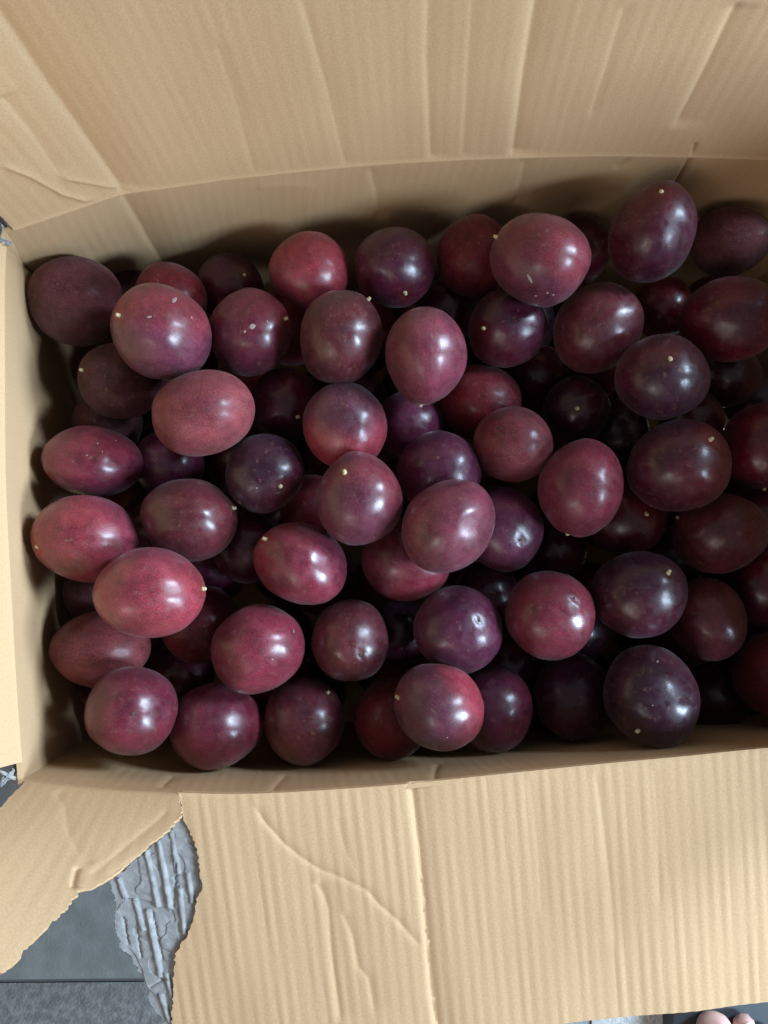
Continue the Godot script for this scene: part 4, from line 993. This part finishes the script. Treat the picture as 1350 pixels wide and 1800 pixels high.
const BURIED := [
	["dark passion fruit buried between the plum wall one and the pointed brownish one", "r", Vector3(-0.0058, 0.1332, -0.2010), Vector3(0.0257, 0.0246, 0.0252), 80.0],
	["dark passion fruit buried between the shaded beneath-red one and the dim red frame-edge one", "k", Vector3(0.2889, 0.1380, -0.1455), Vector3(0.0257, 0.0245, 0.0253), 81.0],
	["dark passion fruit buried between the upright reddish oval and the dull red frame one", "d", Vector3(0.2757, 0.1430, 0.0327), Vector3(0.0270, 0.0263, 0.0257), 82.0],
	["dark passion fruit buried between the ring-scarred crimson one and the pointed brownish one", "r", Vector3(-0.0586, 0.1426, -0.1939), Vector3(0.0274, 0.0266, 0.0268), 83.0],
	["dark passion fruit buried between the dusty red wall one and the dull corner one", "k", Vector3(-0.1777, 0.1391, -0.2111), Vector3(0.0286, 0.0273, 0.0284), 84.0],
	["dark passion fruit buried between the tilted magenta one and the cracked reddish one", "d", Vector3(-0.0369, 0.1280, -0.0103), Vector3(0.0283, 0.0272, 0.0276), 85.0],
	["dark passion fruit buried between the dim violet one and the plain dark red one", "r", Vector3(0.0533, 0.1351, -0.1436), Vector3(0.0283, 0.0299, 0.0270), 86.0],
	["dark passion fruit buried between the shaded brown frame one and the dim red frame-edge one", "d", Vector3(0.2681, 0.1313, -0.0960), Vector3(0.0272, 0.0283, 0.0265), 88.0],
	["dark passion fruit buried between the sunken dark stemmed one and the ring-scarred crimson one", "r", Vector3(-0.0917, 0.1260, -0.1502), Vector3(0.0262, 0.0262, 0.0257), 89.0],
	["dark passion fruit buried between the brown-dimple crimson one and the darkest front one", "k", Vector3(0.1485, 0.1318, 0.0269), Vector3(0.0268, 0.0268, 0.0259), 90.0],
	["dark passion fruit buried between the dark brown front one and the pitted magenta one", "r", Vector3(-0.0694, 0.1428, 0.0632), Vector3(0.0272, 0.0275, 0.0262), 92.0],
	["dark passion fruit buried between the sunken dark red one and the large grey-sheen red one", "d", Vector3(0.2566, 0.1413, -0.2097), Vector3(0.0257, 0.0246, 0.0254), 94.0],
	["dark passion fruit buried between the greyish side-wall one and the salmon-brown freckled one", "r", Vector3(-0.1552, 0.1368, -0.1597), Vector3(0.0273, 0.0287, 0.0270), 95.0],
	["dark passion fruit buried between the long-highlight brown one and the coral-red oval", "k", Vector3(-0.1543, 0.1312, -0.0498), Vector3(0.0264, 0.0275, 0.0252), 96.0],
	["dark passion fruit buried between the peeping reddish one and the pink-crowned speckled one", "d", Vector3(-0.0223, 0.1355, -0.1027), Vector3(0.0257, 0.0252, 0.0257), 97.0],
	["dark passion fruit buried between the faint-stem dark red one and the hollow maroon one", "r", Vector3(0.1800, 0.1370, -0.0551), Vector3(0.0285, 0.0277, 0.0275), 98.0],
	["dark passion fruit buried between the small dark round one and the shadowed violet one", "k", Vector3(-0.0898, 0.1411, -0.0933), Vector3(0.0278, 0.0282, 0.0269), 99.0],
	["dark passion fruit buried between the dusky rose shaded one and the vivid dimple-up one", "d", Vector3(-0.1805, 0.1362, 0.0618), Vector3(0.0269, 0.0262, 0.0266), 100.0],
	["dark passion fruit buried between the twin-highlight maroon one and the chestnut oval", "k", Vector3(0.1094, 0.1394, -0.1991), Vector3(0.0288, 0.0290, 0.0282), 102.0],
	["dark passion fruit buried between the deep black one and the faint-stem dark red one", "d", Vector3(0.2455, 0.1284, -0.0487), Vector3(0.0261, 0.0277, 0.0255), 103.0],
	["dark passion fruit buried between the deep dark one and the brick-brown covered one", "r", Vector3(0.0222, 0.1327, 0.0742), Vector3(0.0268, 0.0278, 0.0266), 104.0],
	["dark passion fruit buried between the upright reddish oval and the blackish plum one", "d", Vector3(0.2226, 0.1254, 0.0191), Vector3(0.0283, 0.0279, 0.0271), 106.0],
	["dark passion fruit buried between the stem-star blackish one and the chestnut oval", "r", Vector3(0.1636, 0.1418, -0.1681), Vector3(0.0278, 0.0281, 0.0274), 107.0],
	["dark passion fruit buried between the darkest front one and the plain purple front one", "d", Vector3(0.1399, 0.1284, 0.0780), Vector3(0.0258, 0.0256, 0.0252), 109.0],
	["dark passion fruit buried between the blackish plum one and the darkest front one", "r", Vector3(0.1955, 0.1283, 0.0674), Vector3(0.0263, 0.0257, 0.0251), 110.0],
	["dark passion fruit buried between the cracked-dimple purple one and the dusty rose dimpled one", "k", Vector3(0.0956, 0.1273, -0.0536), Vector3(0.0258, 0.0253, 0.0257), 111.0],
	["dark passion fruit buried between the cracked reddish one and the dark brown front one", "d", Vector3(-0.0183, 0.1264, 0.0411), Vector3(0.0263, 0.0268, 0.0258), 112.0],
	["dark passion fruit buried between the shadowed violet one and the dull purple shaded one", "k", Vector3(-0.1532, 0.1194, -0.1076), Vector3(0.0262, 0.0275, 0.0258), 114.0],
	["dark passion fruit buried between the peeping reddish one and the half-hidden magenta one", "d", Vector3(-0.0613, 0.1055, -0.0549), Vector3(0.0257, 0.0250, 0.0253), 115.0],
	["dark passion fruit buried between the upright reddish oval and the deep black one", "r", Vector3(0.2813, 0.1089, -0.0120), Vector3(0.0263, 0.0260, 0.0252), 116.0],
	["dark passion fruit buried between the pit black one and the dull red frame one", "k", Vector3(0.2831, 0.1054, 0.0772), Vector3(0.0271, 0.0260, 0.0261), 117.0],
	["dark passion fruit buried between the gap-hidden dark one and the dusty rose dimpled one", "r", Vector3(0.1141, 0.1063, -0.1544), Vector3(0.0281, 0.0270, 0.0280), 119.0],
	["dark passion fruit buried between the pink-crowned speckled one and the dim violet one", "k", Vector3(-0.0108, 0.1085, -0.1469), Vector3(0.0256, 0.0259, 0.0247), 120.0],
	["dark passion fruit buried between the wall-hidden violet one and the plum wall one", "d", Vector3(0.0414, 0.1144, -0.2118), Vector3(0.0269, 0.0278, 0.0267), 121.0],
	["dark passion fruit buried between the hollow black one and the faint-stem dark red one", "r", Vector3(0.2139, 0.1059, -0.0939), Vector3(0.0256, 0.0268, 0.0253), 122.0],
	["dark passion fruit buried between the chestnut oval and the gap-hidden dark one", "k", Vector3(0.1588, 0.1078, -0.2101), Vector3(0.0261, 0.0254, 0.0258), 123.0],
	["dark passion fruit buried between the hollow maroon one and the front hollow black one", "d", Vector3(0.1323, 0.1103, -0.0206), Vector3(0.0259, 0.0251, 0.0257), 124.0],
	["dark passion fruit buried between the stem-star blackish one and the dusty rose dimpled one", "r", Vector3(0.1506, 0.1109, -0.1150), Vector3(0.0261, 0.0266, 0.0259), 125.0],
	["dark passion fruit buried between the ring-scarred crimson one and the salmon-brown freckled one", "k", Vector3(-0.1483, 0.0898, -0.1828), Vector3(0.0265, 0.0272, 0.0257), 132.0],
	["dark passion fruit buried between the cracked-dimple purple one and the smooth wine-purple one", "d", Vector3(0.1532, 0.0851, -0.0648), Vector3(0.0278, 0.0279, 0.0273), 133.0],
	["dark passion fruit buried between the tucked crimson one and the cracked reddish one", "r", Vector3(0.0078, 0.0863, 0.0001), Vector3(0.0281, 0.0286, 0.0272), 134.0],
	["dark passion fruit buried between the shadowed plum one and the brown-dimple crimson one", "k", Vector3(0.1212, 0.0875, 0.0413), Vector3(0.0277, 0.0284, 0.0276), 135.0],
	["dark passion fruit buried between the front hollow black one and the tucked crimson one", "d", Vector3(0.0767, 0.0879, -0.0250), Vector3(0.0256, 0.0248, 0.0252), 136.0],
	["dark passion fruit buried between the hollow black one and the stem-star blackish one", "d", Vector3(0.1769, 0.0874, -0.1541), Vector3(0.0279, 0.0294, 0.0270), 139.0],
	["dark passion fruit buried between the pitted magenta one and the cracked reddish one", "r", Vector3(-0.0693, 0.0992, 0.0337), Vector3(0.0271, 0.0263, 0.0259), 140.0],
	["dark passion fruit buried between the small dark round one and the sunken dark stemmed one", "k", Vector3(-0.0735, 0.0875, -0.1054), Vector3(0.0261, 0.0272, 0.0253), 141.0],
	["dark passion fruit buried between the dark brown front one and the brick-brown covered one", "d", Vector3(-0.0444, 0.0960, 0.0792), Vector3(0.0256, 0.0266, 0.0247), 142.0],
	["dark passion fruit buried between the hollow maroon one and the crisp-highlight violet one", "r", Vector3(0.1734, 0.0899, 0.0019), Vector3(0.0255, 0.0254, 0.0254), 143.0],
	["dark passion fruit buried between the magenta flecked oval and the shadowed violet one", "r", Vector3(-0.1858, 0.0898, -0.0665), Vector3(0.0257, 0.0260, 0.0250), 146.0],
	["dark passion fruit buried between the dull purple shaded one and the greyish side-wall one", "k", Vector3(-0.1848, 0.0900, -0.1368), Vector3(0.0267, 0.0268, 0.0266), 147.0],
	["dark passion fruit buried between the twin-highlight maroon one and the plain dark red one", "d", Vector3(0.0859, 0.0906, -0.1995), Vector3(0.0265, 0.0275, 0.0264), 148.0],
	["dark passion fruit buried between the crisp-highlight violet one and the blackish plum one", "r", Vector3(0.2288, 0.0709, 0.0357), Vector3(0.0285, 0.0282, 0.0274), 149.0],
	["dark passion fruit buried between the shadowed violet one and the long-highlight brown one", "k", Vector3(-0.1292, 0.0653, -0.1012), Vector3(0.0277, 0.0268, 0.0272), 150.0],
	["dark passion fruit buried between the blackish plum one and the brown-dimple crimson one", "d", Vector3(0.1670, 0.0757, 0.0693), Vector3(0.0269, 0.0279, 0.0261), 151.0],
	["dark passion fruit buried between the wrinkled-tip purple one and the bright stem-star one", "r", Vector3(0.0275, 0.0698, -0.0848), Vector3(0.0263, 0.0263, 0.0254), 152.0],
	["dark passion fruit buried between the dim violet one and the upright pink-purple oval", "k", Vector3(0.0330, 0.0736, -0.1605), Vector3(0.0274, 0.0278, 0.0269), 153.0],
	["dark passion fruit buried between the pointed brownish one and the upright pink-purple oval", "r", Vector3(-0.0060, 0.0804, -0.2017), Vector3(0.0257, 0.0252, 0.0248), 155.0],
	["dark passion fruit buried between the cracked reddish one and the brick-brown covered one", "k", Vector3(0.0100, 0.0740, 0.0538), Vector3(0.0283, 0.0294, 0.0269), 156.0],
	["dark passion fruit buried between the sunken dark purple one and the dusky rose shaded one", "d", Vector3(-0.1614, 0.0829, 0.0616), Vector3(0.0264, 0.0275, 0.0261), 157.0],
	["dark passion fruit buried between the dusty rose dimpled one and the wrinkled-tip purple one", "r", Vector3(0.0987, 0.0710, -0.0682), Vector3(0.0266, 0.0260, 0.0261), 158.0],
	["dark passion fruit buried between the sunken dark stemmed one and the pointed brownish one", "d", Vector3(-0.0481, 0.0680, -0.1540), Vector3(0.0282, 0.0299, 0.0275), 160.0],
	["dark passion fruit buried between the tilted magenta one and the half-hidden magenta one", "r", Vector3(-0.0690, 0.0708, -0.0175), Vector3(0.0271, 0.0268, 0.0271), 161.0],
	["dark passion fruit buried between the pit black one and the upright reddish oval", "d", Vector3(0.2832, 0.0676, 0.0323), Vector3(0.0260, 0.0272, 0.0256), 163.0],
]
const TEAR_LINER := [Vector2(0.0823, 0.0000), Vector2(0.0834, 0.0120), Vector2(0.0845, 0.0180), Vector2(0.0883, 0.0306), Vector2(0.0883, 0.0436), Vector2(0.0883, 0.0536), Vector2(0.0845, 0.0601), Vector2(0.0802, 0.0737), Vector2(0.0743, 0.0842), Vector2(0.0678, 0.0927), Vector2(0.0657, 0.1012), Vector2(0.0630, 0.1148), Vector2(0.0592, 0.1348)]
const TEAR_EDGE := [Vector2(0.0829, 0.0115), Vector2(0.0705, 0.0251), Vector2(0.0490, 0.0446), Vector2(0.0377, 0.0536), Vector2(0.0388, 0.0667), Vector2(0.0355, 0.0802), Vector2(0.0366, 0.0907), Vector2(0.0431, 0.1027), Vector2(0.0484, 0.1158), Vector2(0.0479, 0.1263), Vector2(0.0538, 0.1348)]
const PIECE_EDGE := [Vector2(0.0834, 0.0000), Vector2(0.0877, 0.0140), Vector2(0.0840, 0.0226), Vector2(0.0780, 0.0316), Vector2(0.0732, 0.0401), Vector2(0.0678, 0.0496), Vector2(0.0635, 0.0571), Vector2(0.0587, 0.0626), Vector2(0.0560, 0.0652), Vector2(0.0538, 0.0667), Vector2(0.0527, 0.0717), Vector2(0.0511, 0.0797), Vector2(0.0479, 0.0887), Vector2(0.0452, 0.0967), Vector2(0.0436, 0.1058), Vector2(0.0414, 0.1138)]
const BARE_FLUTES := [[Vector2(0.0597, 0.0326), Vector2(0.0614, 0.0672)], [Vector2(0.0673, 0.0276), Vector2(0.0678, 0.0677)], [Vector2(0.0753, 0.0216), Vector2(0.0753, 0.0471)], [Vector2(0.0748, 0.0551), Vector2(0.0737, 0.0822)], [Vector2(0.0807, 0.0456), Vector2(0.0807, 0.0637)], [Vector2(0.0490, 0.0632), Vector2(0.0511, 0.0817)], [Vector2(0.0554, 0.0687), Vector2(0.0565, 0.1083)], [Vector2(0.0549, 0.1188), Vector2(0.0576, 0.1353)], [Vector2(0.0420, 0.0516), Vector2(0.0441, 0.0637)], [Vector2(0.0597, 0.1058), Vector2(0.0614, 0.1208)]]
const BARE_SLITS := [[Vector2(0.0576, 0.0707), Vector2(0.0592, 0.0987)], [Vector2(0.0414, 0.0752), Vector2(0.0414, 0.0902)], [Vector2(0.0474, 0.0817), Vector2(0.0474, 0.0977)], [Vector2(0.0753, 0.0406), Vector2(0.0700, 0.0667)], [Vector2(0.0441, 0.0637), Vector2(0.0576, 0.0652)], [Vector2(0.0495, 0.1158), Vector2(0.0592, 0.1093)]]
const FLAP_LONG := 0.1471
const TEAR_V0 := 0.0115
const PIECE_TOP := 0.1138
const JOINT_Z := 0.3303
const FOOT_AT := Vector3(0.2809, 0.0, 0.3401)
